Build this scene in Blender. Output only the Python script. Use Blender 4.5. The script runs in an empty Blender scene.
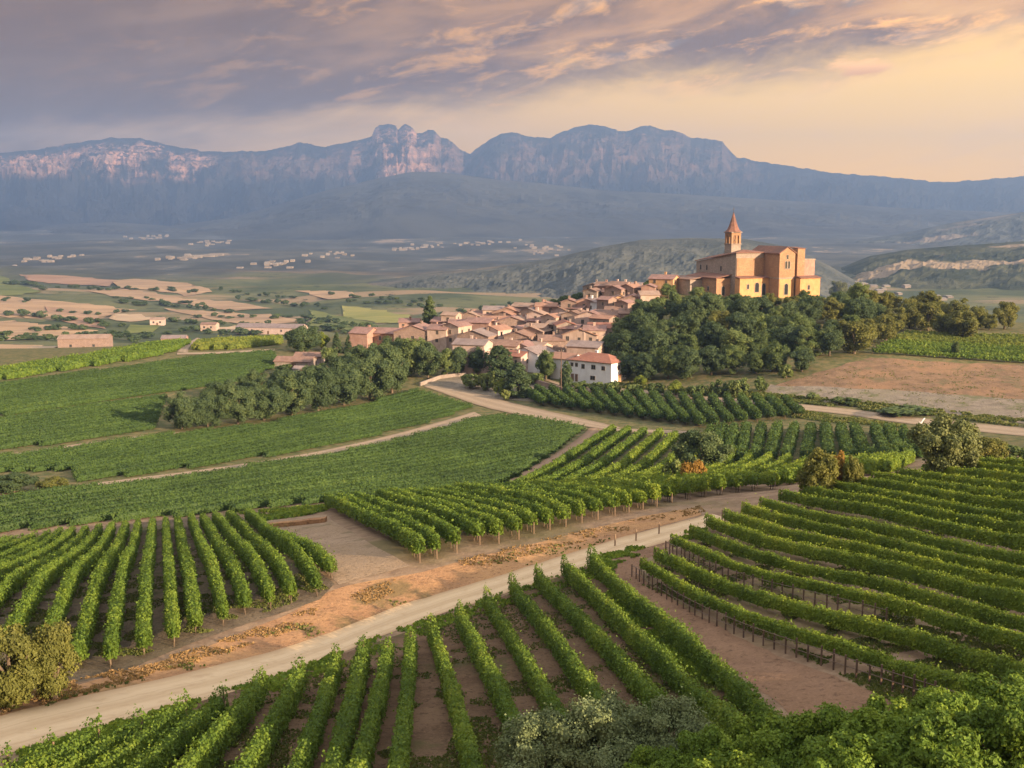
import bpy, math, random
import numpy as np
from mathutils import Vector, Matrix
from mathutils.geometry import delaunay_2d_cdt

S = bpy.context.scene
COL = S.collection
rad = math.radians

# ------------------------------------------------------------------ camera, world, sun, exposure
F_PX, CAM_Z, PITCH = 1098.0, 120.0, rad(8.75)
cam_data = bpy.data.cameras.new('camera')
cam_data.sensor_width = 36.0
cam_data.lens = 36.0 * F_PX / 1024.0
cam_data.clip_start, cam_data.clip_end = 0.5, 60000.0
cam = bpy.data.objects.new('camera', cam_data)
COL.objects.link(cam)
cam.location = (0, 0, CAM_Z)
cam.rotation_euler = (rad(90) - PITCH, 0, 0)
S.camera = cam

SUN_AZ, SUN_EL = rad(128), rad(14.5)
HAZE_COLOR, HAZE_DENSITY = (0.33, 0.54, 1.0, 1), 1.15e-4
S.view_settings.view_transform = 'Standard'
S.view_settings.look = 'None'
S.view_settings.gamma = 1.0
S.view_settings.use_curve_mapping = False
S.view_settings.exposure = 1.55
S.render.engine = 'CYCLES'
S.cycles.use_denoising = True
S.cycles.max_bounces = 6
S.cycles.diffuse_bounces = 3
S.cycles.transmission_bounces = 3
S.cycles.transparent_max_bounces = 8
S.cycles.volume_bounces = 0
S.cycles.sample_clamp_indirect = 4.0

sun_data = bpy.data.lights.new('sun', 'SUN')
sun_data.energy = 4.5
sun_data.angle = rad(0.6)
sun_data.color = (1.0, 0.72, 0.46)
sun = bpy.data.objects.new('sun', sun_data)
COL.objects.link(sun)
sd = Vector((math.sin(SUN_AZ) * math.cos(SUN_EL), math.cos(SUN_AZ) * math.cos(SUN_EL), math.sin(SUN_EL)))
sun.rotation_euler = (-sd).to_track_quat('-Z', 'Y').to_euler()


class NT:
    """small helper for node trees"""
    def __init__(s, tree):
        s.t = tree
    def n(s, typ, **kw):
        nd = s.t.nodes.new(typ)
        for k, v in kw.items():
            setattr(nd, k, v)
        return nd
    def l(s, a, b):
        s.t.links.new(a, b)
    def val(s, sock, v):
        if isinstance(v, (int, float, tuple)):
            sock.default_value = v
        else:
            s.l(v, sock)
    def m(s, op, a, b=0.0, c=None, clamp=False):
        nd = s.n('ShaderNodeMath', operation=op, use_clamp=clamp)
        s.val(nd.inputs[0], a)
        s.val(nd.inputs[1], b)
        if c is not None:
            s.val(nd.inputs[2], c)
        return nd.outputs[0]
    def sstep(s, x, a, b, lo=0.0, hi=1.0):
        nd = s.n('ShaderNodeMapRange', interpolation_type='SMOOTHSTEP')
        s.val(nd.inputs[0], x)
        for i, v in enumerate((a, b, lo, hi)):
            s.val(nd.inputs[i + 1], v)
        return nd.outputs[0]
    def mix(s, f, a, b, blend='MIX'):
        nd = s.n('ShaderNodeMix', data_type='RGBA', blend_type=blend)
        s.val(nd.inputs[0], f)
        for i, v in ((6, a), (7, b)):
            if isinstance(v, tuple):
                nd.inputs[i].default_value = (v[0], v[1], v[2], 1)
            else:
                s.l(v, nd.inputs[i])
        return nd.outputs[2]
    def noise(s, vec, scale, detail=4.0, rough=0.55, dist=0.0):
        nd = s.n('ShaderNodeTexNoise')
        if vec is not None:
            s.l(vec, nd.inputs['Vector'])
        nd.inputs['Scale'].default_value = scale
        nd.inputs['Detail'].default_value = detail
        nd.inputs['Roughness'].default_value = rough
        nd.inputs['Distortion'].default_value = dist
        return nd.outputs[0]
    def ramp(s, f, stops):
        nd = s.n('ShaderNodeValToRGB')
        e = nd.color_ramp.elements
        while len(e) < len(stops):
            e.new(0.5)
        for k, (p, c) in enumerate(stops):
            e[k].position = p
            e[k].color = (c[0], c[1], c[2], 1)
        s.l(f, nd.inputs[0])
        return nd.outputs[0]
    def mapping(s, vec, loc=(0, 0, 0), rot=(0, 0, 0), scale=(1, 1, 1)):
        nd = s.n('ShaderNodeMapping')
        s.l(vec, nd.inputs[0])
        nd.inputs[1].default_value = loc
        nd.inputs[2].default_value = rot
        nd.inputs[3].default_value = scale
        return nd.outputs[0]


world = bpy.data.worlds.new('World')
S.world = world
world.use_nodes = True
W = NT(world.node_tree)
bg = world.node_tree.nodes['Background']
SKY_STRENGTH = 0.15
bg.inputs[1].default_value = SKY_STRENGTH
sky = W.n('ShaderNodeTexSky', sky_type='NISHITA')
sky.sun_disc = False
sky.sun_elevation, sky.sun_rotation = SUN_EL, SUN_AZ
sky.altitude, sky.air_density, sky.dust_density, sky.ozone_density = 500, 1.0, 2.0, 1.0


def sky_col(r, g, b):
    """display sRGB 0..255 of a cloud or of lit air -> the radiance the sky gives there"""
    k = 1.0 / (SKY_STRENGTH * 2 ** S.view_settings.exposure)
    f = lambda c: ((c / 255.0 / 12.92) if c < 10 else ((c / 255.0 + 0.055) / 1.055) ** 2.4) * k
    return (f(r), f(g), f(b))


def build_sky():
    tc = W.n('ShaderNodeTexCoord')
    sep = W.n('ShaderNodeSeparateXYZ')
    W.l(tc.outputs['Generated'], sep.inputs[0])
    x, y, z = sep.outputs
    h = W.m('SQRT', W.m('ADD', W.m('MULTIPLY', x, x), W.m('MULTIPLY', y, y)))
    el = W.m('DIVIDE', z, W.m('MAXIMUM', h, 0.02))                 # tangent of the elevation
    den = W.m('ADD', W.m('MAXIMUM', z, 0.0), 0.07)
    comb = W.n('ShaderNodeCombineXYZ')                             # a cloud deck seen from below
    W.l(W.m('DIVIDE', x, den), comb.inputs[0])
    W.l(W.m('DIVIDE', y, den), comb.inputs[1])
    deck = comb.outputs[0]
    c2 = W.n('ShaderNodeCombineXYZ')                               # long bands that climb towards +X
    W.l(W.m('MULTIPLY', x, 3.2), c2.inputs[0])
    W.l(W.m('MULTIPLY', W.m('SUBTRACT', z, W.m('MULTIPLY', x, 0.17)), 12.0), c2.inputs[1])
    W.l(W.m('MULTIPLY', y, 1.0), c2.inputs[2])
    deck_r = c2.outputs[0]
    n1 = W.noise(deck_r, 1.1, 7, 0.58, 0.6)
    n2 = W.noise(W.mapping(deck_r, loc=(7, 3, 2)), 2.6, 8, 0.62, 0.7)
    n3 = W.noise(W.mapping(deck_r, loc=(1, 9, 5)), 5.0, 8, 0.64, 0.5)
    # lit air near the horizon, warmer towards the sun's side
    side = W.sstep(x, -0.45, 0.40)
    low = W.mix(side, sky_col(245, 188, 136), sky_col(392, 286, 50))
    mid = W.mix(side, sky_col(285, 222, 148), sky_col(335, 262, 120))
    air = W.mix(W.sstep(el, 0.02, 0.11), low, mid)
    veil = W.sstep(n2, 0.42, 0.70)
    air = W.mix(W.m('MULTIPLY', veil, 0.32), air, sky_col(340, 264, 176))
    clear = W.mix(W.sstep(el, 0.12, 0.45), air, sky.outputs[0])
    # the dark bank: lower edge climbs from the far left to the upper right
    edge = W.m('MINIMUM', W.m('ADD', W.m('MULTIPLY', x, 0.150), 0.112), 0.134)
    q = W.m('SUBTRACT', el, edge)
    q = W.m('ADD', q, W.m('MULTIPLY', W.m('SUBTRACT', n1, 0.5), 0.11))
    q = W.m('ADD', q, W.m('MULTIPLY', W.m('SUBTRACT', n2, 0.5), 0.06))
    bank = W.sstep(q, -0.030, 0.030)
    thick = W.sstep(W.m('ADD', n1, W.m('MULTIPLY', n2, 0.7)), 0.66, 0.98)
    dark = W.mix(side, sky_col(128, 84, 44), sky_col(146, 102, 66))
    lite = W.mix(side, sky_col(150, 108, 72), sky_col(262, 186, 98))
    body = W.mix(W.m('SUBTRACT', 1.0, thick), dark, lite)
    streak = W.sstep(W.m('ADD', W.m('MULTIPLY', n3, 0.6), W.m('MULTIPLY', n2, 0.4)), 0.50, 0.62)
    body = W.mix(W.m('MULTIPLY', streak, W.m('ADD', W.m('MULTIPLY', side, 0.66), 0.02)), body, sky_col(385, 274, 120))
    # unseen overhead: broken cloud, brightened to lift the light on the ground
    high = W.sstep(el, 0.25, 0.7)
    broken = W.sstep(n1, 0.20, 0.50)
    cover = W.m('MULTIPLY', bank, W.m('SUBTRACT', 1.0, W.m('MULTIPLY', high, W.m('SUBTRACT', 1.0, broken))))
    body = W.mix(high, body, sky_col(304, 294, 286))
    # gaps with pale blue towards the upper right
    gap = W.m('MULTIPLY', W.sstep(n2, 0.56, 0.66), W.m('MULTIPLY', side, W.sstep(el, 0.10, 0.15)))
    body = W.mix(W.m('MULTIPLY', gap, 0.35), body, sky_col(176, 172, 172))
    out = W.mix(cover, clear, body)
    # one small lit cloud standing alone towards the sun's side
    px_ = W.m('DIVIDE', W.m('SUBTRACT', x, 0.292), 0.026)
    pz_ = W.m('DIVIDE', W.m('SUBTRACT', el, 0.1225), 0.0085)
    rr = W.m('SQRT', W.m('ADD', W.m('MULTIPLY', px_, px_), W.m('MULTIPLY', pz_, pz_)))
    rr = W.m('ADD', rr, W.m('MULTIPLY', W.m('SUBTRACT', W.noise(W.mapping(deck_r, scale=(5, 5, 5)), 3.0, 5, 0.6), 0.5), 1.6))
    puff = W.mix(W.sstep(pz_, -0.8, 0.9), sky_col(290, 205, 120), sky_col(355, 262, 150))
    out = W.mix(W.m('MULTIPLY', W.sstep(rr, 1.1, 0.5), W.sstep(y, 0.3, 0.5)), out, puff)
    W.l(out, bg.inputs[0])


build_sky()

# ------------------------------------------------------------------ geometry of the view, terrain
CT, ST = math.cos(PITCH), math.sin(PITCH)


def unproj(px, py, d):
    """the point at forward distance d on the line of sight of a photo pixel"""
    v = (py - 384.0) / F_PX
    fw = CT - v * ST
    return np.array([d * (px - 512.0) / F_PX / fw, d, CAM_Z - d * (ST + v * CT) / fw])


def _hash(ix, iy, seed):
    n = (ix.astype(np.int64) * 374761393 + iy.astype(np.int64) * 668265263 + seed * 1274126177) & 0x7fffffff
    n = ((n ^ (n >> 13)) * 1274126177) & 0x7fffffff
    return ((n ^ (n >> 16)) & 0xffff) / 65535.0


def vnoise(x, y, seed=0):
    x = np.asarray(x, float); y = np.asarray(y, float)
    ix, iy = np.floor(x), np.floor(y)
    fx, fy = x - ix, y - iy
    fx = fx * fx * fx * (fx * (fx * 6 - 15) + 10); fy = fy * fy * fy * (fy * (fy * 6 - 15) + 10)
    a, b = _hash(ix, iy, seed), _hash(ix + 1, iy, seed)
    c, d = _hash(ix, iy + 1, seed), _hash(ix + 1, iy + 1, seed)
    return (a + (b - a) * fx) * (1 - fy) + (c + (d - c) * fx) * fy


def fbm(x, y, seed=0, octs=5, gain=0.5):
    s, a, t = 0.0, 1.0, 0.0
    for k in range(octs):
        s = s + a * vnoise(x, y, seed + k * 17); t += a
        x = x * 2.03 + 11.7; y = y * 2.03 + 5.3; a *= gain
    return s / t


def ridged(x, y, seed=0, octs=5, gain=0.5):
    s, a, t = 0.0, 1.0, 0.0
    for k in range(octs):
        s = s + a * (1 - np.abs(2 * vnoise(x, y, seed + k * 13) - 1)); t += a
        x = x * 2.07 + 3.1; y = y * 2.07 + 8.9; a *= gain
    return s / t


CTRL = [  # photo x, photo y, forward metres: points on the visible ground
    (0, 768, 43), (256, 768, 42), (475, 768, 42), (640, 768, 40), (860, 768, 36), (1024, 768, 33),
    (-200, 768, 44), (1250, 768, 30),
    (0, 738, 48), (262, 677, 60), (430, 620, 78), (540, 567, 86), (640, 545, 90), (690, 530, 94),
    (110, 671, 62), (0, 640, 70), (-200, 690, 58), (318, 597, 80), (0, 600, 80), (-200, 610, 80),
    (200, 560, 105), (250, 520, 148), (130, 524, 148), (0, 545, 140), (-200, 560, 140),
    (768, 720, 46), (900, 690, 48), (1024, 690, 44), (1250, 690, 42), (1024, 580, 64), (700, 605, 68), (645, 575, 78),
    (800, 540, 82), (900, 540, 78), (1024, 470, 105), (1250, 480, 100), (800, 500, 102), (900, 480, 108), (1250, 580, 62),
    (420, 563, 88), (326, 506, 142), (490, 499, 140), (560, 530, 98), (600, 515, 104), (700, 505, 106), (650, 490, 140),
    (760, 488, 125),
    (0, 500, 170), (-250, 510, 168), (300, 480, 188), (490, 492, 172), (0, 450, 228), (-250, 455, 225), (300, 440, 238), (560, 455, 212),
    (620, 470, 195), (800, 460, 200), (740, 440, 225), (880, 440, 215), (950, 462, 145), (1024, 450, 165), (1250, 450, 160),
    (440, 395, 310), (500, 410, 285), (650, 410, 275), (850, 410, 262), (1000, 425, 240), (1250, 425, 235),
    (0, 400, 290), (-250, 405, 285), (250, 380, 330), (0, 368, 355), (-250, 372, 350), (120, 356, 372), (190, 350, 388), (280, 342, 408),
    (595, 382, 318), (480, 372, 335), (360, 352, 385), (640, 290, 430), (560, 320, 410), (480, 322, 428), (400, 330, 432), (300, 340, 425),
    (750, 297, 402), (690, 297, 402), (820, 297, 404), (700, 380, 304), (820, 365, 300), (780, 390, 285), (900, 395, 272),
    (1024, 400, 262), (1250, 400, 258), (900, 358, 308), (1024, 368, 300), (1250, 368, 296), (1024, 340, 335), (1250, 335, 335), (940, 336, 345),
    (1010, 325, 382), (900, 312, 398), (600, 340, 372), (660, 330, 352), (760, 335, 345), (1250, 318, 390),
]


def build_height():
    P = [unproj(*c) for c in CTRL]
    for px in (-700, -300, 0, 256, 512, 768, 1024, 1350, 1750):      # behind the hill: hidden fall, then the plain
        for d, drop in ((540, 66), (640, 82), (900, 98), (1300, 104), (1700, 107), (2200, 110), (3200, 114), (5000, 115), (9000, 115), (17000, 115)):
            q = unproj(px, 300, d)
            P.append(np.array([q[0], d, CAM_Z - drop]))
    for x, d, drop in ((0, 18, 17.5), (-25, 18, 18.5), (25, 18, 16), (0, -20, 14), (-60, -20, 15), (60, -20, 13), (0, -58, 12), (-80, 20, 20), (80, 20, 15)):
        P.append(np.array([x, d, CAM_Z - drop]))
    P = np.array(P)
    return P


U_C = 70.0
CP = build_height()
cu, cv = CP[:, 0] / (CP[:, 1] + U_C), np.log(CP[:, 1] + U_C)
_c2 = 0.05 ** 2


def _solve():
    n = len(cu)
    r = np.sqrt((cu[:, None] - cu[None]) ** 2 + (cv[:, None] - cv[None]) ** 2 + _c2)
    Pm = np.stack([np.ones(n), cu, cv], 1)
    A = np.zeros((n + 3, n + 3))
    A[:n, :n] = r - np.eye(n) * 0.006
    A[:n, n:] = Pm
    A[n:, :n] = Pm.T
    return np.linalg.solve(A, np.concatenate([CP[:, 2] - CAM_Z, np.zeros(3)]))


RW = _solve()


def rbf(u, v):
    out = np.zeros(u.shape)
    for k in range(len(cu)):
        out += RW[k] * np.sqrt((u - cu[k]) ** 2 + (v - cv[k]) ** 2 + _c2)
    n = len(cu)
    return CAM_Z + out + RW[n] + RW[n + 1] * u + RW[n + 2] * v


GU = np.concatenate([np.linspace(-1.25, -0.56, 40, endpoint=False), np.linspace(-0.56, 0.56, 330), np.linspace(0.56, 1.25, 41)[1:]])
GV = np.linspace(math.log(U_C - 60.0), math.log(10600.0), 860)
gu, gv = np.meshgrid(GU, GV)
gY = np.exp(gv) - U_C
gX = gu * (gY + U_C)
GZ = rbf(gu, gv)
_far = np.clip((gY - 520) / 500, 0, 1)
_fade = 1 - np.clip((gY - 2300) / 1200, 0, 1)
GZ += _far * _fade * (fbm(gX / 420, gY / 300, 5, 4) - 0.5) * 34 * np.clip(1 - gu * 1.2, 0.3, 1.2)
GZ += np.clip((gY - 2000) / 1500, 0, 1) * (fbm(gX / 800, gY / 800, 9, 5) - 0.5) * 62


def ground(x, y):
    x = np.asarray(x, float); y = np.asarray(y, float)
    v = np.log(np.maximum(y + U_C, 10.1))
    u = x / np.maximum(y + U_C, 10.1)
    iu = np.clip(np.searchsorted(GU, u) - 1, 0, len(GU) - 2)
    fv = np.clip((v - GV[0]) / (GV[1] - GV[0]), 0, len(GV) - 1.001)
    iv = fv.astype(int); fv = fv - iv
    fu = np.clip((u - GU[iu]) / (GU[iu + 1] - GU[iu]), 0, 1)
    a = GZ[iv, iu] * (1 - fu) + GZ[iv, iu + 1] * fu
    b = GZ[iv + 1, iu] * (1 - fu) + GZ[iv + 1, iu + 1] * fu
    return a * (1 - fv) + b * fv


_D = np.exp(np.linspace(math.log(24.0), math.log(12000.0), 1100))


def cast(pts, dmin=0.0, dmax=1e9):
    """photo pixels -> points where their lines of sight meet the ground (N x 3)"""
    pts = np.asarray(pts, float).reshape(-1, 2)
    v = (pts[:, 1:2] - 384.0) / F_PX
    fw = CT - v * ST
    D = _D[(_D >= dmin) & (_D <= dmax)][None]
    X = D * (pts[:, 0:1] - 512.0) / F_PX / fw
    Z = CAM_Z - D * (ST + v * CT) / fw
    G = Z - ground(X, np.broadcast_to(D, X.shape))
    hit = G <= 0
    k = np.where(hit.any(1), hit.argmax(1), D.shape[1] - 1)
    k = np.maximum(k, 1)
    r = np.arange(len(pts))
    t = np.clip(G[r, k - 1] / (G[r, k - 1] - G[r, k] + 1e-9), 0, 1)
    d = D[0, k - 1] + (D[0, k] - D[0, k - 1]) * t
    x = d * (pts[:, 0] - 512.0) / F_PX / fw[:, 0]
    return np.stack([x, d, ground(x, d)], 1)


def ppm(d):
    """pixels per metre at forward distance d"""
    return F_PX / d


# ------------------------------------------------------------------ object helpers
def link(o, parent=None):
    COL.objects.link(o)
    if parent is not None:
        o.parent = parent
    return o


def tag(o, label=None, cat=None, group=None, kind=None):
    for k, v in (('label', label), ('category', cat), ('group', group), ('kind', kind)):
        if v:
            o[k] = v
    return o


def empty(name, loc, rz=0.0, label=None, cat=None, group=None):
    o = bpy.data.objects.new(name, None)
    o.empty_display_size = 0.5
    o.location = tuple(float(c) for c in loc)
    o.rotation_euler = (0, 0, rz)
    return tag(link(o), label, cat, group)


def mk_mesh(name, V, faces, mats=(), tint=None, fmat=None, smooth=False):
    """V: N x 3, faces: list of index arrays (M x k)"""
    me = bpy.data.meshes.new(name)
    V = np.asarray(V, np.float32)
    faces = [np.asarray(f, np.int32) for f in faces if len(f)]
    me.vertices.add(len(V))
    me.vertices.foreach_set('co', V.ravel())
    loops = np.concatenate([f.ravel() for f in faces])
    cnt = np.concatenate([np.full(len(f), f.shape[1]) for f in faces])
    start = np.concatenate([[0], np.cumsum(cnt)[:-1]]).astype(np.int32)
    me.loops.add(len(loops))
    me.loops.foreach_set('vertex_index', loops)
    me.polygons.add(len(cnt))
    me.polygons.foreach_set('loop_start', start)
    me.polygons.foreach_set('use_smooth', np.full(len(cnt), bool(smooth)))
    if tint is not None:
        at = me.attributes.new('tint', 'FLOAT', 'POINT')
        at.data.foreach_set('value', np.asarray(tint, np.float32))
    for m in mats:
        me.materials.append(m)
    if fmat is not None:
        me.polygons.foreach_set('material_index', np.asarray(fmat, np.int32))
    me.update(calc_edges=True)
    return me


def mobj(name, me, parent=None, loc=None):
    o = bpy.data.objects.new(name, me)
    if loc is not None:
        o.location = tuple(float(c) for c in loc)
    return link(o, parent)


class MB:
    """collects boxes, prisms and tubes into ONE mesh"""
    def __init__(s):
        s.v, s.f = [], {}
        s.n = 0
    def add(s, V, faces):
        V = np.asarray(V, float)
        for f in faces:
            s.f.setdefault(len(f), []).append([i + s.n for i in f])
        s.v.append(V)
        s.n += len(V)
        return s
    def box(s, x0, x1, y0, y1, z0, z1):
        V = [(x, y, z) for z in (z0, z1) for y in (y0, y1) for x in (x0, x1)]
        return s.add(V, [(0, 2, 3, 1), (4, 5, 7, 6), (0, 1, 5, 4), (2, 6, 7, 3), (0, 4, 6, 2), (1, 3, 7, 5)])
    def tube(s, pts, radii, seg=8, cap=True):
        pts = [Vector(p) for p in pts]
        V, fs = [], []
        for i, p in enumerate(pts):
            d = (pts[min(i + 1, len(pts) - 1)] - pts[max(i - 1, 0)]).normalized()
            a = d.cross(Vector((0, 0, 1)))
            if a.length < 0.05:
                a = d.cross(Vector((1, 0, 0)))
            a.normalize(); b = d.cross(a)
            for k in range(seg):
                t = 2 * math.pi * k / seg
                V.append(tuple(p + (a * math.cos(t) + b * math.sin(t)) * radii[i]))
        for i in range(len(pts) - 1):
            for k in range(seg):
                fs.append((i * seg + k, i * seg + (k + 1) % seg, (i + 1) * seg + (k + 1) % seg, (i + 1) * seg + k))
        if cap:
            fs.append(tuple(range(seg))[::-1]); fs.append(tuple((len(pts) - 1) * seg + k for k in range(seg)))
        return s.add(V, fs)
    def mesh(s, name, mat, smooth=False):
        me = mk_mesh(name, np.concatenate(s.v), [np.array(f) for f in s.f.values()], (mat,), smooth=smooth)
        return me
    def obj(s, name, mat, parent=None, loc=None, smooth=False):
        return mobj(name, s.mesh(name, mat, smooth), parent, loc)


# ------------------------------------------------------------------ materials
def new_mat(name):
    m = bpy.data.materials.new(name)
    m.use_nodes = True
    t = NT(m.node_tree)
    p = m.node_tree.nodes['Principled BSDF']
    p.inputs['Roughness'].default_value = 0.85
    p.inputs['Specular IOR Level'].default_value = 0.25
    return m, t, p


def pos_vec(t, obj_space=False):
    if obj_space:
        return t.n('ShaderNodeTexCoord').outputs['Object']
    return t.n('ShaderNodeNewGeometry').outputs['Position']


def bump(t, p, hgt, strength=0.4, dist=0.1):
    b = t.n('ShaderNodeBump')
    b.inputs['Strength'].default_value = strength
    b.inputs['Distance'].default_value = dist
    t.l(hgt, b.inputs['Height'])
    t.l(b.outputs[0], p.inputs['Normal'])


def leaf_mat(name, stops, transl=0.3, patch=0.18, obj_var=0.0):
    """foliage: leaf to leaf variation (tint), patches over metres, and a share of light passing through"""
    m, t, p = new_mat(name)
    at = t.n('ShaderNodeAttribute', attribute_name='tint').outputs['Fac']
    n = t.noise(pos_vec(t), patch, 3, 0.6)
    f = t.m('ADD', t.m('MULTIPLY', at, 0.62), t.m('MULTIPLY', t.m('SUBTRACT', n, 0.5), 0.9))
    f = t.m('ADD', f, 0.18, clamp=True)
    if obj_var:
        rnd = t.n('ShaderNodeObjectInfo').outputs['Random']
        f = t.m('ADD', f, t.m('MULTIPLY', t.m('SUBTRACT', rnd, 0.5), obj_var), clamp=True)
    col = t.ramp(f, stops)
    t.l(col, p.inputs['Base Color'])
    p.inputs['Roughness'].default_value = 0.62
    p.inputs['Specular IOR Level'].default_value = 0.2
    tr = t.n('ShaderNodeBsdfTranslucent')
    t.l(t.mix(0.35, col, (0.30, 0.34, 0.03)), tr.inputs[0])
    mx = t.n('ShaderNodeMixShader')
    mx.inputs[0].default_value = transl
    t.l(p.outputs[0], mx.inputs[1]); t.l(tr.outputs[0], mx.inputs[2])
    out = [x for x in m.node_tree.nodes if x.type == 'OUTPUT_MATERIAL'][0]
    t.l(mx.outputs[0], out.inputs[0])
    return m


def noisy(name, c1, c2, scale, obj_space=False, rough=0.88, bump_s=0.0, bump_d=0.05, stretch=None, c3=None, s3=0.05, detail=6):
    m, t, p = new_mat(name)
    v = pos_vec(t, obj_space)
    if stretch:
        v = t.mapping(v, scale=stretch)
    n = t.noise(v, scale, detail, 0.62)
    col = t.mix(t.sstep(n, 0.32, 0.68), c1, c2)
    if c3:
        n3 = t.noise(v, s3, 4, 0.6)
        col = t.mix(t.sstep(n3, 0.42, 0.62), col, c3)
    t.l(col, p.inputs['Base Color'])
    p.inputs['Roughness'].default_value = rough
    if bump_s:
        bump(t, p, n, bump_s, bump_d)
    return m


M = {}
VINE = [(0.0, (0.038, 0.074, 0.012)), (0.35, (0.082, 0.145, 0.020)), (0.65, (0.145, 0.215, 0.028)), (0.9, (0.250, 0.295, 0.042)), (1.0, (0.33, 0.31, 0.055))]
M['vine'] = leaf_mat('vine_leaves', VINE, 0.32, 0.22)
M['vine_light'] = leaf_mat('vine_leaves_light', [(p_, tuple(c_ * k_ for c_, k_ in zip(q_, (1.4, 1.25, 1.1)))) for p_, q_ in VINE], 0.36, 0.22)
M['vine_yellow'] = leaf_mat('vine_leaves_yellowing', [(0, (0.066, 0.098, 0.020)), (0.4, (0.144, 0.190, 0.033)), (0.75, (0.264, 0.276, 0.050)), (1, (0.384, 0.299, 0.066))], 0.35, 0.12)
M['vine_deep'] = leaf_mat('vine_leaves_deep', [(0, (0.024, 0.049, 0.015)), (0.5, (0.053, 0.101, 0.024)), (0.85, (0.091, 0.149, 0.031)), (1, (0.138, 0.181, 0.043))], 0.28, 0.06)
M['leaf_dark'] = leaf_mat('dark_tree_leaves', [(0, (0.031, 0.053, 0.025)), (0.45, (0.062, 0.099, 0.041)), (0.8, (0.109, 0.148, 0.053)), (1, (0.187, 0.202, 0.071))], 0.22, 0.3, 0.35)
M['leaf_mid'] = leaf_mat('tree_leaves', [(0, (0.048, 0.077, 0.025)), (0.45, (0.100, 0.145, 0.045)), (0.8, (0.169, 0.209, 0.064)), (1, (0.274, 0.274, 0.081))], 0.25, 0.3, 0.45)
M['leaf_olive'] = leaf_mat('olive_leaves', [(0, (0.063, 0.081, 0.028)), (0.45, (0.121, 0.144, 0.052)), (0.8, (0.190, 0.207, 0.076)), (1, (0.265, 0.253, 0.088))], 0.2, 0.5, 0.1)
M['leaf_grey'] = leaf_mat('silver_leaves', [(0, (0.070, 0.096, 0.039)), (0.45, (0.134, 0.172, 0.075)), (0.8, (0.204, 0.246, 0.114)), (1, (0.280, 0.307, 0.138))], 0.15, 0.6, 0.0)
M['leaf_tan'] = leaf_mat('drying_leaves', [(0, (0.064, 0.072, 0.019)), (0.4, (0.121, 0.132, 0.032)), (0.75, (0.185, 0.182, 0.044)), (1, (0.291, 0.232, 0.047))], 0.25, 0.7, 0.2)
M['leaf_orange'] = leaf_mat('autumn_leaves', [(0, (0.12, 0.075, 0.020)), (0.5, (0.26, 0.15, 0.03)), (1, (0.42, 0.22, 0.04))], 0.25, 0.5, 0.2)
M['leaf_lime'] = leaf_mat('lime_leaves', [(0, (0.09, 0.12, 0.02)), (0.5, (0.17, 0.22, 0.03)), (1, (0.27, 0.30, 0.05))], 0.35, 0.5, 0.0)
M['leaf_bright'] = leaf_mat('bright_leaves', [(0, (0.048, 0.087, 0.015)), (0.4, (0.114, 0.194, 0.026)), (0.75, (0.215, 0.303, 0.038)), (1, (0.350, 0.391, 0.054))], 0.35, 0.55, 0.12)
M['grass'] = leaf_mat('grass_blades', [(0, (0.045, 0.070, 0.018)), (0.5, (0.095, 0.120, 0.030)), (1, (0.19, 0.18, 0.06))], 0.25, 0.3, 0.0)
M['dry_grass'] = leaf_mat('dry_grass', [(0, (0.15, 0.095, 0.042)), (0.5, (0.26, 0.165, 0.075)), (1, (0.38, 0.26, 0.12))], 0.2, 0.4, 0.0)
M['bark'] = noisy('bark', (0.07, 0.05, 0.035), (0.15, 0.115, 0.08), 6.0, True, 0.9, 0.5, 0.05, (1, 1, 0.25))
M['post'] = noisy('weathered_post', (0.16, 0.11, 0.075), (0.30, 0.22, 0.15), 5.0, True, 0.85, 0.3, 0.02, (1, 1, 0.2))
M['post_dark'] = noisy('dark_post', (0.075, 0.05, 0.04), (0.16, 0.105, 0.075), 5.0, True, 0.85, 0.3, 0.02, (1, 1, 0.2))
M['wire'] = noisy('wire', (0.12, 0.085, 0.065), (0.2, 0.15, 0.12), 3.0, True, 0.6)


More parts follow.
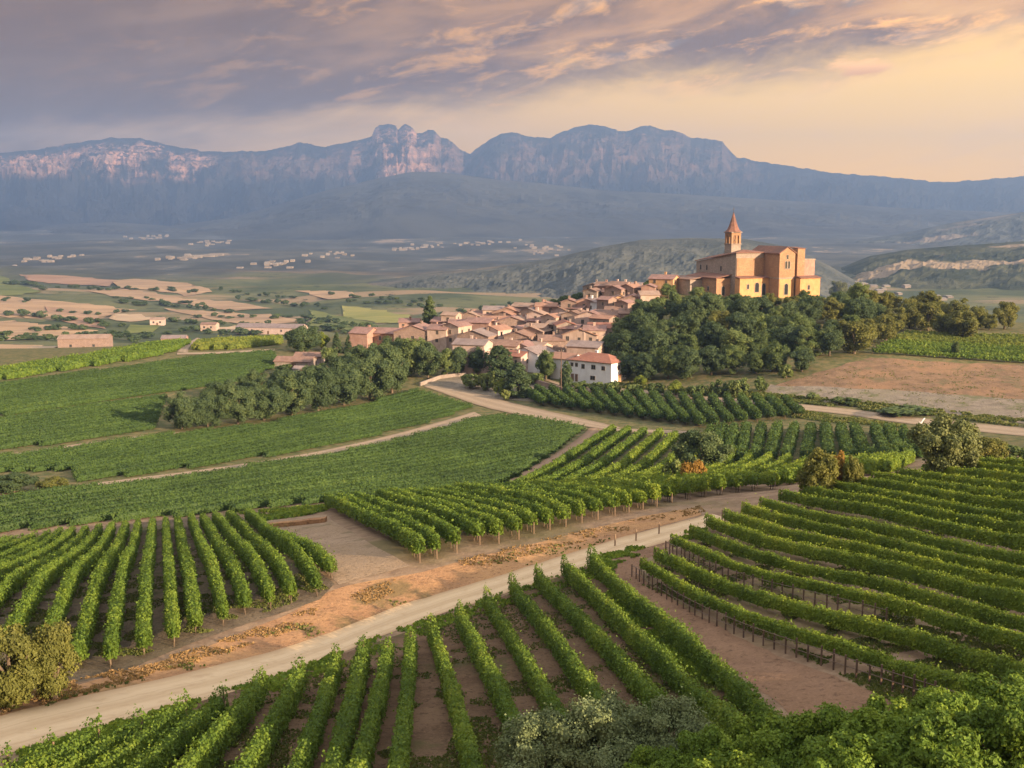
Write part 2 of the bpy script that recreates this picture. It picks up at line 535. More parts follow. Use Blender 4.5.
def ground_mat():
    m, t, p = new_mat('earth_and_grass')
    pos = pos_vec(t)
    sep = t.n('ShaderNodeSeparateXYZ'); t.l(pos, sep.inputs[0])
    y = sep.outputs[1]
    fine = t.noise(pos, 2.2, 8, 0.65)
    clod = t.noise(pos, 0.45, 7, 0.62)
    big = t.noise(pos, 0.045, 5, 0.6)
    soil = t.mix(t.sstep(clod, 0.34, 0.68), (0.175, 0.120, 0.082), (0.275, 0.195, 0.130))
    soil = t.mix(t.m('MULTIPLY', t.sstep(fine, 0.42, 0.72), 0.5), soil, (0.31, 0.225, 0.15))
    soil = t.mix(t.sstep(fine, 0.36, 0.24), soil, (0.105, 0.072, 0.05))
    weed = t.mix(fine, (0.085, 0.085, 0.035), (0.17, 0.145, 0.065))
    soil = t.mix(t.m('MULTIPLY', t.sstep(big, 0.48, 0.64), 0.75), soil, weed)
    grass = t.mix(t.sstep(clod, 0.35, 0.65), (0.075, 0.088, 0.036), (0.16, 0.135, 0.066))
    near = t.mix(t.sstep(y, 150.0, 185.0), soil, grass)
    # the valley: scrub, dry grass and fields
    far1 = t.noise(pos, 0.0055, 6, 0.6)
    far2 = t.noise(t.mapping(pos, scale=(0.5, 1.3, 1)), 0.0024, 5, 0.58)
    val = t.mix(t.sstep(far1, 0.40, 0.60), (0.060, 0.078, 0.040), (0.125, 0.130, 0.062))
    val = t.mix(t.sstep(far2, 0.52, 0.57), val, (0.25, 0.185, 0.115))
    spk = t.noise(pos, 0.05, 5, 0.7)
    hedge = t.noise(t.mapping(pos, rot=(0, 0, 0.3), scale=(0.35, 1.6, 1)), 0.012, 5, 0.65)
    val = t.mix(t.m('MULTIPLY', t.sstep(spk, 0.56, 0.62), t.sstep(hedge, 0.46, 0.56)), val, (0.032, 0.042, 0.024))
    col = t.mix(t.sstep(y, 440.0, 620.0), near, val)
    plain = t.noise(t.mapping(pos, scale=(1.0, 0.62, 1)), 0.0034, 9, 0.66)
    plain2 = t.noise(t.mapping(pos, loc=(900, 300, 0), scale=(1.0, 0.7, 1)), 0.0016, 6, 0.6)
    pl = t.mix(t.sstep(plain, 0.42, 0.62), (0.050, 0.058, 0.060), (0.105, 0.110, 0.102))  # base tones lightened and blued to put extra haze into the plain
    pl = t.mix(t.m('MULTIPLY', t.sstep(plain, 0.575, 0.60), t.sstep(plain2, 0.47, 0.58)), pl, (0.27, 0.215, 0.165))
    col = t.mix(t.sstep(t.m('ADD', y, t.m('MULTIPLY', t.m('SUBTRACT', plain2, 0.5), 1800.0)), 1700.0, 2300.0), col, pl)
    t.l(col, p.inputs['Base Color'])
    p.inputs['Roughness'].default_value = 0.95
    p.inputs['Specular IOR Level'].default_value = 0.1
    hh = t.m('ADD', t.m('MULTIPLY', clod, 0.7), t.m('MULTIPLY', fine, 0.3))
    bump(t, p, hh, 0.7, 0.35)
    return m


def build_ground():
    nv, nu = gX.shape
    V = np.stack([gX, gY, GZ], -1).reshape(-1, 3)
    i = (np.arange(nv - 1)[:, None] * nu + np.arange(nu - 1)[None]).ravel()
    F = np.stack([i, i + 1, i + nu + 1, i + nu], 1)
    o = mobj('ground', mk_mesh('ground', V, [F], (ground_mat(),), smooth=True))
    tag(o, kind='structure')


build_ground()


# ------------------------------------------------------------------ mountains and hills
def skyline(pts, d):
    pts = np.array(pts, float)
    Q = np.array([unproj(a, b, d) for a, b in pts])
    return Q[:, 0] / d, Q[:, 2]


def mountain_mat():
    m, t, p = new_mat('rock_and_forest')
    g = t.n('ShaderNodeNewGeometry')
    pos = g.outputs['Position']
    sepn = t.n('ShaderNodeSeparateXYZ'); t.l(g.outputs['True Normal'], sepn.inputs[0])
    sepp = t.n('ShaderNodeSeparateXYZ'); t.l(pos, sepp.inputs[0])
    n = t.noise(pos, 0.004, 7, 0.62)
    nb = t.noise(pos, 0.0011, 5, 0.6)
    strat = t.noise(t.mapping(pos, scale=(0.35, 0.35, 3.2)), 0.006, 6, 0.65)
    flute = t.noise(t.mapping(pos, scale=(1.3, 1.0, 0.6)), 0.010, 7, 0.68)
    rock = t.mix(t.sstep(strat, 0.38, 0.62), (0.22, 0.135, 0.105), (0.47, 0.275, 0.195))  # pink of the sunlit cliffs is put into the rock colour
    rock = t.mix(t.m('MULTIPLY', t.sstep(flute, 0.52, 0.40), 0.7), rock, (0.17, 0.14, 0.13))
    wood = t.mix(t.sstep(n, 0.38, 0.62), (0.012, 0.013, 0.014), (0.026, 0.026, 0.024))  # darkened so the forest colour stands in for cloud shade on the slopes
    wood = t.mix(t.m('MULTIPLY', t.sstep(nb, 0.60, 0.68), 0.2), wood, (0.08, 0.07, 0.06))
    steep = t.m('ADD', sepn.outputs[2], t.m('MULTIPLY', t.m('SUBTRACT', n, 0.5), 0.34))
    alt = t.m('ADD', sepp.outputs[2], t.m('MULTIPLY', t.m('SUBTRACT', nb, 0.5), 280.0))
    xr = t.n('ShaderNodeFloatCurve')
    t.l(t.m('ADD', t.m('MULTIPLY', sepp.outputs[0], 1 / 12000.0), 0.5), xr.inputs['Value'])
    cv = xr.mapping.curves[0]
    for px_, q_ in ((-60, 0.75), (45, 0.8), (70, 1.0), (215, 0.95), (250, 0.15), (280, 0.3), (330, 0.3), (365, 0.6), (378, 1.0), (402, 1.0), (440, 0.5), (500, 0.25), (600, 0.32), (700, 0.25), (738, 0.2), (765, 0.0)):
        cv.points.new((px_ - 512) / F_PX * 10500 / 12000 + 0.5, q_)
    cv.points[0].location = (0, 0.2); cv.points[-1].location = (1, 0.0)
    xr.mapping.update()
    f = t.m('MULTIPLY', t.m('MULTIPLY', t.m('MULTIPLY', xr.outputs[0], t.sstep(steep, 0.86, 0.66)), t.sstep(alt, 360.0, 500.0)), t.sstep(t.noise(pos, 0.0030, 6, 0.68), 0.40, 0.54))
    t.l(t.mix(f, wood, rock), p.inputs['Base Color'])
    p.inputs['Roughness'].default_value = 0.95
    p.inputs['Specular IOR Level'].default_value = 0.05
    bump(t, p, t.m('MULTIPLY', t.m('ADD', n, flute), t.m('ADD', t.m('MULTIPLY', f, 0.9), 0.1)), 0.8, 30.0)
    return m


M['mountain'] = mountain_mat()


def ridge_mesh(name, sky_pts, d_crest, d_front, d_back, mat, base, nu, nvv, prof, rough, seed, freq, u_pad=0.15, cliff=None, crest_noise=0.0):
    us, zs = skyline(sky_pts, d_crest)
    U = np.linspace(us[0] - u_pad, us[-1] + u_pad, nu)
    zc = np.interp(U, us, zs)
    if crest_noise:
        zc = zc + (fbm(U * 120, U * 0 + 1.7, seed + 3, 4, 0.6) - 0.5) * crest_noise
    tf = np.linspace(0, 1, nvv) ** 0.9
    tb = np.linspace(0, 1, 26)[1:]
    wob = 1 + (fbm(U * freq * 0.35, U * 0 + 3.3, seed + 50, 3) - 0.5) * 0.07
    rows = []
    for t in tf:
        rows.append((t, d_front + (d_crest - d_front) * t, 0))
    for t in tb:
        rows.append((1 - t, d_crest + (d_back - d_crest) * t, 1))
    V = []
    for t, dd, back in rows:
        if back:
            Y = np.full(nu, dd)
            h = base + (zc - base) * (1 - (1 - t) ** 1.2)
            h = h - np.abs(fbm(U * freq, U * 0 + dd / 500, seed + 9, 4) - 0.5) * rough * (1 - t) * 2
        else:
            Y = np.full(nu, dd)
            warp = (fbm(U * freq * 0.6, np.full(nu, dd / (d_crest - d_front) * 3.0), seed + 21, 4) - 0.5) * 0.22
            tt = np.clip(t + warp * np.sin(math.pi * t), 0, 1)
            p0 = prof(tt)
            if cliff is not None:
                c, tc = cliff(U)
                step = 1 / (1 + np.exp(-(tt - tc) * 46))
                s0 = 1 / (1 + np.exp(tc * 46)); s1 = 1 / (1 + np.exp(-(1 - tc) * 46))
                step = (step - s0) / (s1 - s0)
                p0 = p0 * (1 - c) + step * c
            low = ridged(U * freq * 0.35 + warp * 2, np.full(nu, t * 1.3), seed, 4, 0.5) - 0.62
            fine = ridged(U * freq * 1.5 + warp, np.full(nu, (d_crest - d_front) / d_crest * freq * 1.5 * t), seed + 5, 6, 0.62) - 0.62
            up = np.clip((t - 0.35) / 0.4, 0, 1)
            spur = low * 0.9 + fine * (0.08 + 1.25 * up)
            h = base + (zc - base) * p0 + spur * rough * np.sin(math.pi * min(t, 1.0)) ** 0.8
        V.append(np.stack([U * d_crest + (U * (Y - d_crest)), Y * 1.0, h], 1))
    V = np.array(V)
    nr = len(rows)
    i = (np.arange(nr - 1)[:, None] * nu + np.arange(nu - 1)[None]).ravel()
    F = np.stack([i, i + 1, i + nu + 1, i + nu], 1)
    o = mobj(name, mk_mesh(name, V.reshape(-1, 3), [F], (mat,), smooth=False))
    return tag(o, kind='structure')


SKY_MAIN = [(-300, 190), (-150, 172), (0, 153), (40, 149), (80, 142), (110, 138), (140, 139), (175, 146), (200, 151), (235, 152), (270, 150), (290, 146),
            (300, 142), (325, 146), (350, 142), (372, 137), (375, 128), (380, 125), (388, 124), (396, 126), (398, 130), (402, 126), (406, 124), (412, 128), (416, 133),
            (422, 134), (428, 130), (434, 130), (440, 137), (448, 138), (452, 142), (460, 149), (470, 154), (478, 148), (490, 139), (500, 134), (512, 133),
            (522, 135), (535, 137), (550, 138), (558, 133), (575, 127), (590, 124), (605, 126), (618, 131), (630, 131), (640, 127), (650, 126), (662, 130), (675, 131),
            (690, 137), (704, 138), (722, 141), (728, 149), (736, 157), (760, 162), (790, 166), (830, 172), (870, 176), (900, 178), (930, 181), (960, 181),
            (990, 179), (1024, 176), (1200, 172), (1400, 185)]


def main_cliff(U):
    px = U * F_PX + 512
    k = np.interp(px, [-200, 0, 30, 90, 180, 250, 290, 350, 380, 450, 480, 560, 700, 735, 780], [0.05, 0.18, 0.22, 0.24, 0.16, 0.04, 0.03, 0.08, 0.14, 0.12, 0.12, 0.16, 0.12, 0.10, 0.0])
    tc = np.interp(px, [-200, 0, 40, 100, 180, 260, 380, 470, 600, 720], [0.6, 0.62, 0.66, 0.80, 0.82, 0.84, 0.86, 0.82, 0.78, 0.82])
    return k, tc + (fbm(U * 22, U * 0, 77, 5, 0.6) - 0.5) * 0.34


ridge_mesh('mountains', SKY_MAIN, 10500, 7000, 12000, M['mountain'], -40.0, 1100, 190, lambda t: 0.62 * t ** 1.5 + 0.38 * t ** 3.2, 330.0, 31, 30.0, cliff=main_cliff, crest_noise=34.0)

SKY_FRONT = [(-250, 262), (-100, 250), (0, 234), (60, 224), (110, 222), (170, 226), (230, 218), (280, 204), (320, 192), (350, 185), (380, 178), (410, 172), (440, 172), (470, 176),
             (500, 180), (540, 183), (600, 190), (680, 194), (760, 199), (840, 204), (900, 208), (1024, 213), (1250, 222)]
M['far_forest'] = noisy('far_forest', (0.014, 0.016, 0.017), (0.030, 0.032, 0.028), 0.006, c3=(0.05, 0.05, 0.04), s3=0.0016)  # forest colour darkened so the ridge looks hazier
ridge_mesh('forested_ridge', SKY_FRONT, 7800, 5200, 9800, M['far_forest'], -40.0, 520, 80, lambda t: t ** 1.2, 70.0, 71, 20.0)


def hill_mat(name, a, b, c, s_field, lo, hi):
    m, t, p = new_mat(name)
    pos = pos_vec(t)
    n = t.noise(pos, 0.012, 7, 0.65)
    nf = t.noise(t.mapping(pos, scale=(0.6, 1.2, 1.0)), s_field, 4, 0.55)
    speck = t.noise(pos, 0.06, 4, 0.7)
    col = t.mix(t.sstep(n, 0.38, 0.62), a, b)
    col = t.mix(t.sstep(nf, lo, hi), col, c)
    col = t.mix(t.m('MULTIPLY', t.sstep(speck, 0.60, 0.66), 0.7), col, a)
    t.l(col, p.inputs['Base Color'])
    p.inputs['Roughness'].default_value = 0.95
    p.inputs['Specular IOR Level'].default_value = 0.05
    bump(t, p, t.m('ADD', n, speck), 0.5, 7.0)
    return m


M['hill_a'] = hill_mat('hill_scrub', (0.055, 0.066, 0.066), (0.098, 0.105, 0.095), (0.19, 0.16, 0.13), 0.0022, 0.58, 0.64)  # scrub tones lightened, putting extra haze into the colour
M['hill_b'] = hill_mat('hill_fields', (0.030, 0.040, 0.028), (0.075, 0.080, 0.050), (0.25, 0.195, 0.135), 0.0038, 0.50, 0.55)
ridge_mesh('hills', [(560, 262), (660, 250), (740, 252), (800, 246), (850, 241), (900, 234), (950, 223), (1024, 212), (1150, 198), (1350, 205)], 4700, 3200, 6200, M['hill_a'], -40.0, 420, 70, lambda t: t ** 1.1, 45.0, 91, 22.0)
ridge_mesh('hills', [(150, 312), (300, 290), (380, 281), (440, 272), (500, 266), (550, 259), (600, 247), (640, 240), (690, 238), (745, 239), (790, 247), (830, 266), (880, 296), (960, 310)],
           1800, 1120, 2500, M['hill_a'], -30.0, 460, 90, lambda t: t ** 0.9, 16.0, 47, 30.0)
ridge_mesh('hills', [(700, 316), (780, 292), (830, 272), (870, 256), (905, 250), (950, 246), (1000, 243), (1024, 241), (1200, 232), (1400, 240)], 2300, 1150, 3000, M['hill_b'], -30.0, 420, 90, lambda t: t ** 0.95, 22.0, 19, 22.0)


# ------------------------------------------------------------------ roads, tracks, fields: thin sheets that follow the ground
def densify(pts, step):
    out = []
    pts = [np.array(p, float) for p in pts]
    for a, b in zip(pts[:-1], pts[1:]):
        n = max(1, int(np.linalg.norm(b - a) / step))
        out += [a + (b - a) * k / n for k in range(n)]
    out.append(pts[-1])
    return np.array(out)


def smooth_line(pts, n):
    """Catmull-Rom through 2D or 3D points, n samples"""
    P = np.array(pts, float)
    P = np.concatenate([[2 * P[0] - P[1]], P, [2 * P[-1] - P[-2]]])
    m = len(P) - 3
    t = np.linspace(0, m - 1e-6, n)
    i = t.astype(int); f = (t - i)[:, None]
    a, b, c, d = P[i], P[i + 1], P[i + 2], P[i + 3]
    return 0.5 * (2 * b + (c - a) * f + (2 * a - 5 * b + 4 * c - d) * f ** 2 + (3 * b - a - 3 * c + d) * f ** 3)


def inside(x, y, poly):
    r = np.zeros(len(x), bool)
    n = len(poly)
    for i in range(n):
        x0, y0 = poly[i]; x1, y1 = poly[(i + 1) % n]
        c = ((y0 > y) != (y1 > y)) & (x < (x1 - x0) * (y - y0) / (y1 - y0 + 1e-12) + x0)
        r ^= c
    return r


def lift(y):
    return 0.005 + 0.00007 * np.maximum(y, 0) + 0.00032 * np.maximum(y - 130, 0)


def sheet(name, poly_px, mat, extra=0.0, wob=0.0, dmin=0.0, spacing=None):
    pts = densify(list(poly_px) + [poly_px[0]], 7)[:-1]
    B = cast(pts, dmin)[:, :2]
    if wob:
        dd = B[:, 1]
        s = wob * dd / 100
        B = B + np.stack([(vnoise(B[:, 0] / 6, B[:, 1] / 6, 3) - 0.5) * s, (vnoise(B[:, 0] / 6, B[:, 1] / 6, 4) - 0.5) * s], 1)
    x0, y0 = B.min(0); x1, y1 = B.max(0)
    sp = spacing or max(1.0, min((x1 - x0), (y1 - y0)) / 34)
    gx, gy = np.meshgrid(np.arange(x0, x1, sp), np.arange(y0, y1, sp))
    gx, gy = gx.ravel(), gy.ravel()
    k = inside(gx, gy, B)
    pts2 = [Vector((float(a), float(b))) for a, b in B] + [Vector((float(a), float(b))) for a, b in zip(gx[k], gy[k])]
    nb = len(B)
    res = delaunay_2d_cdt(pts2, [(i, (i + 1) % nb) for i in range(nb)], [], 1, 0.01)
    XY = np.array([(p.x, p.y) for p in res[0]])
    Z = ground(XY[:, 0], XY[:, 1]) + lift(XY[:, 1]) + extra
    F = np.array([f for f in res[2]])
    me = mk_mesh(name, np.column_stack([XY, Z]), [F], (mat,), smooth=True)
    me.update()
    if len(me.polygons) and np.mean([p.normal.z for p in me.polygons[:20]]) < 0:
        me.flip_normals()
    return tag(mobj(name, me), kind='structure')


def ribbon(name, left_px, right_px, mat, extra=0.0, n=140, across=7, wob=0.25):
    """a road between two photo edges, with its own across coordinate for the wheel ruts"""
    A = smooth_line(cast(smooth_line(left_px, 40))[:, :2], n)
    B = smooth_line(cast(smooth_line(right_px, 40))[:, :2], n)
    s = np.arange(n) * 0.35
    wA, wB = (vnoise(s, s * 0, 11) - 0.5) * wob, (vnoise(s, s * 0, 12) - 0.5) * wob
    nrm = (B - A) / (np.linalg.norm(B - A, axis=1)[:, None] + 1e-6)
    A = A + nrm * wA[:, None]; B = B + nrm * wB[:, None]
    T = np.linspace(0, 1, across)
    P = A[:, None] * (1 - T[None, :, None]) + B[:, None] * T[None, :, None]
    Z = ground(P[..., 0], P[..., 1]) + lift(P[..., 1]) + extra
    V = np.concatenate([P, Z[..., None]], -1).reshape(-1, 3)
    i = (np.arange(n - 1)[:, None] * across + np.arange(across - 1)[None]).ravel()
    F = np.stack([i, i + across, i + across + 1, i + 1], 1)
    me = mk_mesh(name, V, [F], (mat,), tint=np.tile(T, n), smooth=True)
    me.update()
    if np.mean([p.normal.z for p in me.polygons[:20]]) < 0:
        me.flip_normals()
    return tag(mobj(name, me), kind='structure')


def road_mat(name, base, worn, dirt):
    m, t, p = new_mat(name)
    pos = pos_vec(t)
    ac = t.n('ShaderNodeAttribute', attribute_name='tint').outputs['Fac']
    n = t.noise(pos, 0.9, 8, 0.65)
    n2 = t.noise(pos, 0.25, 5, 0.6)
    wv = t.m('ADD', ac, t.m('MULTIPLY', t.m('SUBTRACT', n2, 0.5), 0.16))
    d1 = t.m('ABSOLUTE', t.m('SUBTRACT', wv, 0.30)); d2 = t.m('ABSOLUTE', t.m('SUBTRACT', wv, 0.70))
    rut = t.sstep(t.m('MINIMUM', d1, d2), 0.15, 0.04)
    cx = t.n('ShaderNodeCombineXYZ')
    t.l(t.m('MULTIPLY', wv, 15.0), cx.inputs[0]); t.l(t.m('MULTIPLY', n2, 1.2), cx.inputs[1])
    stk = t.noise(cx.outputs[0], 1.0, 5, 0.65)
    col = t.mix(t.m('MULTIPLY', rut, 0.75), base, worn)
    col = t.mix(t.m('MULTIPLY', t.sstep(stk, 0.54, 0.66), 0.55), col, dirt)
    col = t.mix(t.m('MULTIPLY', t.sstep(stk, 0.44, 0.34), 0.5), col, tuple(min(1, q * 1.12) for q in worn))
    edge = t.sstep(t.m('ABSOLUTE', t.m('SUBTRACT', wv, 0.5)), 0.36, 0.50)
    col = t.mix(t.m('MULTIPLY', edge, 0.8), col, dirt)
    col = t.mix(t.m('MULTIPLY', t.sstep(n, 0.50, 0.72), 0.45), col, dirt)
    t.l(col, p.inputs['Base Color'])
    p.inputs['Roughness'].default_value = 0.95
    bump(t, p, t.m('ADD', n, t.m('MULTIPLY', rut, -0.4)), 0.5, 0.12)
    return m


M['road'] = road_mat('pale_gravel', (0.50, 0.375, 0.235), (0.59, 0.46, 0.30), (0.38, 0.265, 0.155))
M['track'] = road_mat('red_brown_track', (0.225, 0.152, 0.10), (0.29, 0.20, 0.135), (0.16, 0.108, 0.066))
M['path'] = road_mat('beige_path', (0.265, 0.205, 0.145), (0.32, 0.25, 0.18), (0.18, 0.135, 0.09))





def crop_mat(name, a, b, lines=0.0):
    m, t, p = new_mat(name)
    pos = pos_vec(t)
    n = t.noise(t.mapping(pos, scale=(0.35, 1.4, 1)), 0.035, 7, 0.6)
    col = t.mix(t.sstep(n, 0.36, 0.64), a, b)
    sp = t.noise(pos, 0.16, 3, 0.6)
    col = t.mix(t.m('MULTIPLY', t.sstep(sp, 0.66, 0.72), 0.6), col, (0.08, 0.09, 0.045))
    t.l(col, p.inputs['Base Color'])
    p.inputs['Roughness'].default_value = 0.95
    p.inputs['Specular IOR Level'].default_value = 0.1
    return m


M['wheat'] = crop_mat('stubble', (0.28, 0.195, 0.125), (0.38, 0.265, 0.165))
M['wheat_pale'] = crop_mat('pale_stubble', (0.33, 0.25, 0.17), (0.41, 0.315, 0.215))
M['ploughed'] = crop_mat('ploughed', (0.26, 0.165, 0.115), (0.33, 0.215, 0.15))
M['green_crop'] = crop_mat('green_crop', (0.09, 0.115, 0.04), (0.15, 0.165, 0.055))
M['lime_crop'] = crop_mat('yellow_green_crop', (0.19, 0.20, 0.065), (0.27, 0.25, 0.085))

def earth_mat(name, a, b, c, gr=None):
    m, t, p = new_mat(name)
    pos = pos_vec(t)
    f = t.noise(pos, 2.6, 8, 0.68)
    g = t.noise(pos, 0.35, 7, 0.65)
    h = t.noise(pos, 0.08, 4, 0.6)
    col = t.mix(t.sstep(g, 0.36, 0.64), a, b)
    col = t.mix(t.m('MULTIPLY', t.sstep(h, 0.45, 0.62), 0.8), col, c)
    col = t.mix(t.m('MULTIPLY', t.sstep(f, 0.48, 0.34), 0.75), col, tuple(k * 0.5 for k in a))
    f2 = t.noise(pos, 7.0, 6, 0.7)
    col = t.mix(t.m('MULTIPLY', t.sstep(f2, 0.54, 0.66), 0.5), col, tuple(min(1, k * 1.45) for k in b))
    col = t.mix(t.m('MULTIPLY', t.sstep(f2, 0.44, 0.34), 0.5), col, tuple(k * 0.45 for k in a))
    col = t.mix(t.m('MULTIPLY', t.sstep(f, 0.60, 0.72), 0.4), col, tuple(min(1, k * 1.35) for k in b))
    if gr:
        w = t.noise(t.mapping(pos, loc=(31, 7, 0)), 0.12, 5, 0.65)
        col = t.mix(t.m('MULTIPLY', t.sstep(w, 0.54, 0.64), 0.85), col, gr)
    t.l(col, p.inputs['Base Color'])
    p.inputs['Roughness'].default_value = 0.95
    p.inputs['Specular IOR Level'].default_value = 0.1
    bump(t, p, t.m('ADD', g, t.m('MULTIPLY', f, 0.5)), 0.8, 0.3)
    return m


M['earth'] = earth_mat('ochre_earth', (0.27, 0.155, 0.085), (0.37, 0.215, 0.115), (0.42, 0.25, 0.12), (0.17, 0.125, 0.06))
M['plot'] = earth_mat('bare_plot', (0.25, 0.18, 0.12), (0.33, 0.245, 0.17), (0.28, 0.205, 0.135), (0.17, 0.135, 0.08))
M['vine_soil'] = earth_mat('vine_soil', (0.100, 0.078, 0.056), (0.155, 0.122, 0.085), (0.126, 0.104, 0.067), (0.081, 0.085, 0.036))
M['vine_soil_red'] = earth_mat('reddish_vine_soil', (0.115, 0.074, 0.047), (0.174, 0.115, 0.073), (0.144, 0.100, 0.061), (0.092, 0.085, 0.037))
M['grey_dirt'] = earth_mat('grey_dirt', (0.15, 0.13, 0.105), (0.24, 0.205, 0.165), (0.20, 0.175, 0.13), (0.11, 0.115, 0.055))
M['brown_field'] = earth_mat('mown_brown_field', (0.14, 0.095, 0.062), (0.22, 0.145, 0.092), (0.255, 0.155, 0.092), (0.13, 0.11, 0.062))
M['track_earth'] = earth_mat('trodden_red_brown_earth', (0.180, 0.111, 0.072), (0.248, 0.155, 0.102), (0.216, 0.134, 0.084), None)

# --- the pale main road and the tracks
ribbon('road', [(-120, 756), (0, 716), (100, 693), (200, 670), (300, 643), (400, 606), (470, 585), (540, 563), (620, 538), (680, 522), (712, 514)],
       [(-120, 800), (0, 757), (100, 728), (200, 702), (300, 670), (400, 629), (470, 605), (540, 583), (620, 556), (690, 535), (730, 519)], M['road'], 0.012)
ribbon('dirt_track', [(664, 541), (640, 548), (618, 560), (611, 573), (618, 588), (650, 615), (700, 648), (745, 680), (800, 722), (840, 752)],
       [(684, 539), (668, 548), (648, 558), (640, 570), (648, 584), (690, 610), (740, 638), (800, 664), (880, 694), (940, 716)], M['track_earth'], 0.008)
ribbon('village_road', [(424, 387), (450, 396), (490, 409), (540, 419), (580, 426), (607, 430)],
       [(438, 386), (475, 393), (520, 405), (560, 414), (600, 423), (622, 428)], M['path'], 0.05)
ribbon('field_path', [(590, 428), (575, 441), (545, 460), (515, 477), (484, 494)], [(612, 430), (598, 442), (570, 458), (535, 477), (500, 494)], M['track'], 0.04)
ribbon('field_path', [(474, 412), (440, 422), (380, 438), (300, 455), (200, 470), (80, 485), (-60, 503)], [(482, 416), (445, 428), (385, 443), (302, 459), (200, 474), (80, 488), (-60, 507)], M['path'], 0.02)
ribbon('field_path', [(395, 398), (340, 409), (260, 425), (150, 435), (80, 444), (0, 455), (-80, 464)], [(398, 400), (340, 411), (260, 427), (150, 438.5), (80, 448), (0, 459), (-80, 468)], M['path'], 0.02)
ribbon('country_road', [(540, 377), (575, 386), (640, 390), (700, 396), (760, 401), (838, 408), (909, 417), (980, 424), (1060, 431), (1190, 443)],
       [(540, 379), (575, 389), (640, 393), (700, 400), (760, 406), (838, 414), (909, 424), (980, 432), (1060, 440), (1190, 454)], M['path'], 0.02)
ribbon('field_path', [(607, 428.5), (650, 430), (700, 431.5)], [(612, 431), (650, 433), (700, 434)], M['path'], 0.04)
ribbon('field_path', [(197, 338), (183, 346), (177, 352)], [(201, 339), (190, 347), (188, 353)], M['path'], 0.02)
ribbon('field_path', [(177, 353), (220, 352), (275, 349)], [(177, 355), (220, 354), (275, 351)], M['path'], 0.02)

# --- bare ground
sheet('earth_verge', [(-60, 734), (0, 705), (60, 690), (110, 676), (200, 650), (280, 618), (330, 592), (350, 586), (420, 572), (480, 556), (560, 538), (640, 516), (705, 507), (704, 515), (640, 532), (540, 566), (470, 588), (400, 608), (300, 646), (200, 672), (100, 695), (0, 718), (-60, 738)], M['earth'], 0.0, 0.6)
sheet('bare_plot', [(256, 522), (325, 515), (348, 530), (410, 566), (340, 585), (325, 572), (290, 548)], M['plot'], 0.012, 0.4)
sheet('vineyard_soil', [(-80, 545), (40, 538), (150, 522), (235, 514), (262, 528), (335, 584), (320, 600), (200, 640), (112, 676), (40, 690), (-80, 700)], M['vine_soil'], 0.006, 0.3)
sheet('vineyard_soil', [(-30, 778), (60, 745), (150, 716), (230, 690), (340, 655), (470, 610), (598, 558), (606, 586), (636, 620), (684, 654), (736, 690), (790, 734), (820, 768), (820, 800), (-30, 800)], M['vine_soil_red'], 0.006, 0.3)
sheet('yard', [(425, 386), (440, 376), (500, 382), (560, 388), (600, 400), (560, 404), (505, 400), (480, 396), (445, 394)], M['grey_dirt'], 0.01, 0.4)
sheet('yard', [(284, 368), (300, 360), (345, 358), (352, 368), (330, 380), (290, 378)], M['grey_dirt'], 0.01, 0.4)
sheet('brown_field', [(770, 386), (800, 378), (872, 358), (960, 363), (1200, 370), (1200, 416), (1000, 400), (920, 394), (840, 390)], M['brown_field'], 0.01, 0.8)
sheet('field_bank', [(758, 390), (770, 384.5), (840, 388.5), (920, 392.5), (1000, 398.5), (1200, 414.5), (1200, 446), (1000, 421), (920, 412), (840, 406), (790, 399)], M['grey_dirt'], 0.04, 0.8)

# --- stubble and crops across the valley
VALLEY_FIELDS = [
    ('wheat', [(0, 296), (60, 302), (110, 307), (135, 311), (90, 318), (30, 318), (-60, 314), (-60, 298)]),
    ('wheat', [(-60, 322), (0, 321), (60, 326), (96, 331), (60, 338), (0, 341), (-60, 344)]),
    ('wheat', [(-60, 346), (0, 345), (40, 346), (26, 352), (0, 357), (-60, 358)]),
    ('wheat_pale', [(30, 346), (55, 347), (50, 352), (24, 356), (15, 354)]),
    ('ploughed', [(20, 275), (60, 276), (120, 281), (105, 287), (50, 284), (25, 281)]),
    ('wheat', [(112, 281), (140, 279), (190, 284), (215, 292), (190, 296), (150, 291), (120, 288)]),
    ('wheat', [(85, 291), (130, 290), (180, 298), (240, 303), (268, 309), (230, 311), (180, 304), (130, 299)]),
    ('wheat', [(165, 309), (230, 313), (280, 316), (300, 323), (250, 325), (205, 319)]),
    ('wheat_pale', [(108, 313), (140, 315), (158, 320), (130, 322), (112, 319)]),
    ('ploughed', [(40, 306), (100, 318), (112, 330), (90, 327), (55, 320)]),
    ('wheat_pale', [(215, 329), (240, 326), (262, 330), (235, 334)]),
    ('green_crop', [(-60, 278), (0, 276), (20, 284), (40, 292), (10, 296), (-60, 294)]),
    ('lime_crop', [(340, 306), (390, 312), (430, 322), (380, 324), (345, 317)]),
    ('green_crop', [(310, 310), (340, 316), (380, 325), (355, 332), (310, 326)]),
    ('wheat', [(300, 291), (345, 292), (360, 297), (330, 300)]),
    ('green_crop', [(130, 325), (160, 326), (150, 333), (125, 334)]),
]
for mt, poly in VALLEY_FIELDS:
    sheet('field', poly, M[mt], 0.25, 1.2, 600)

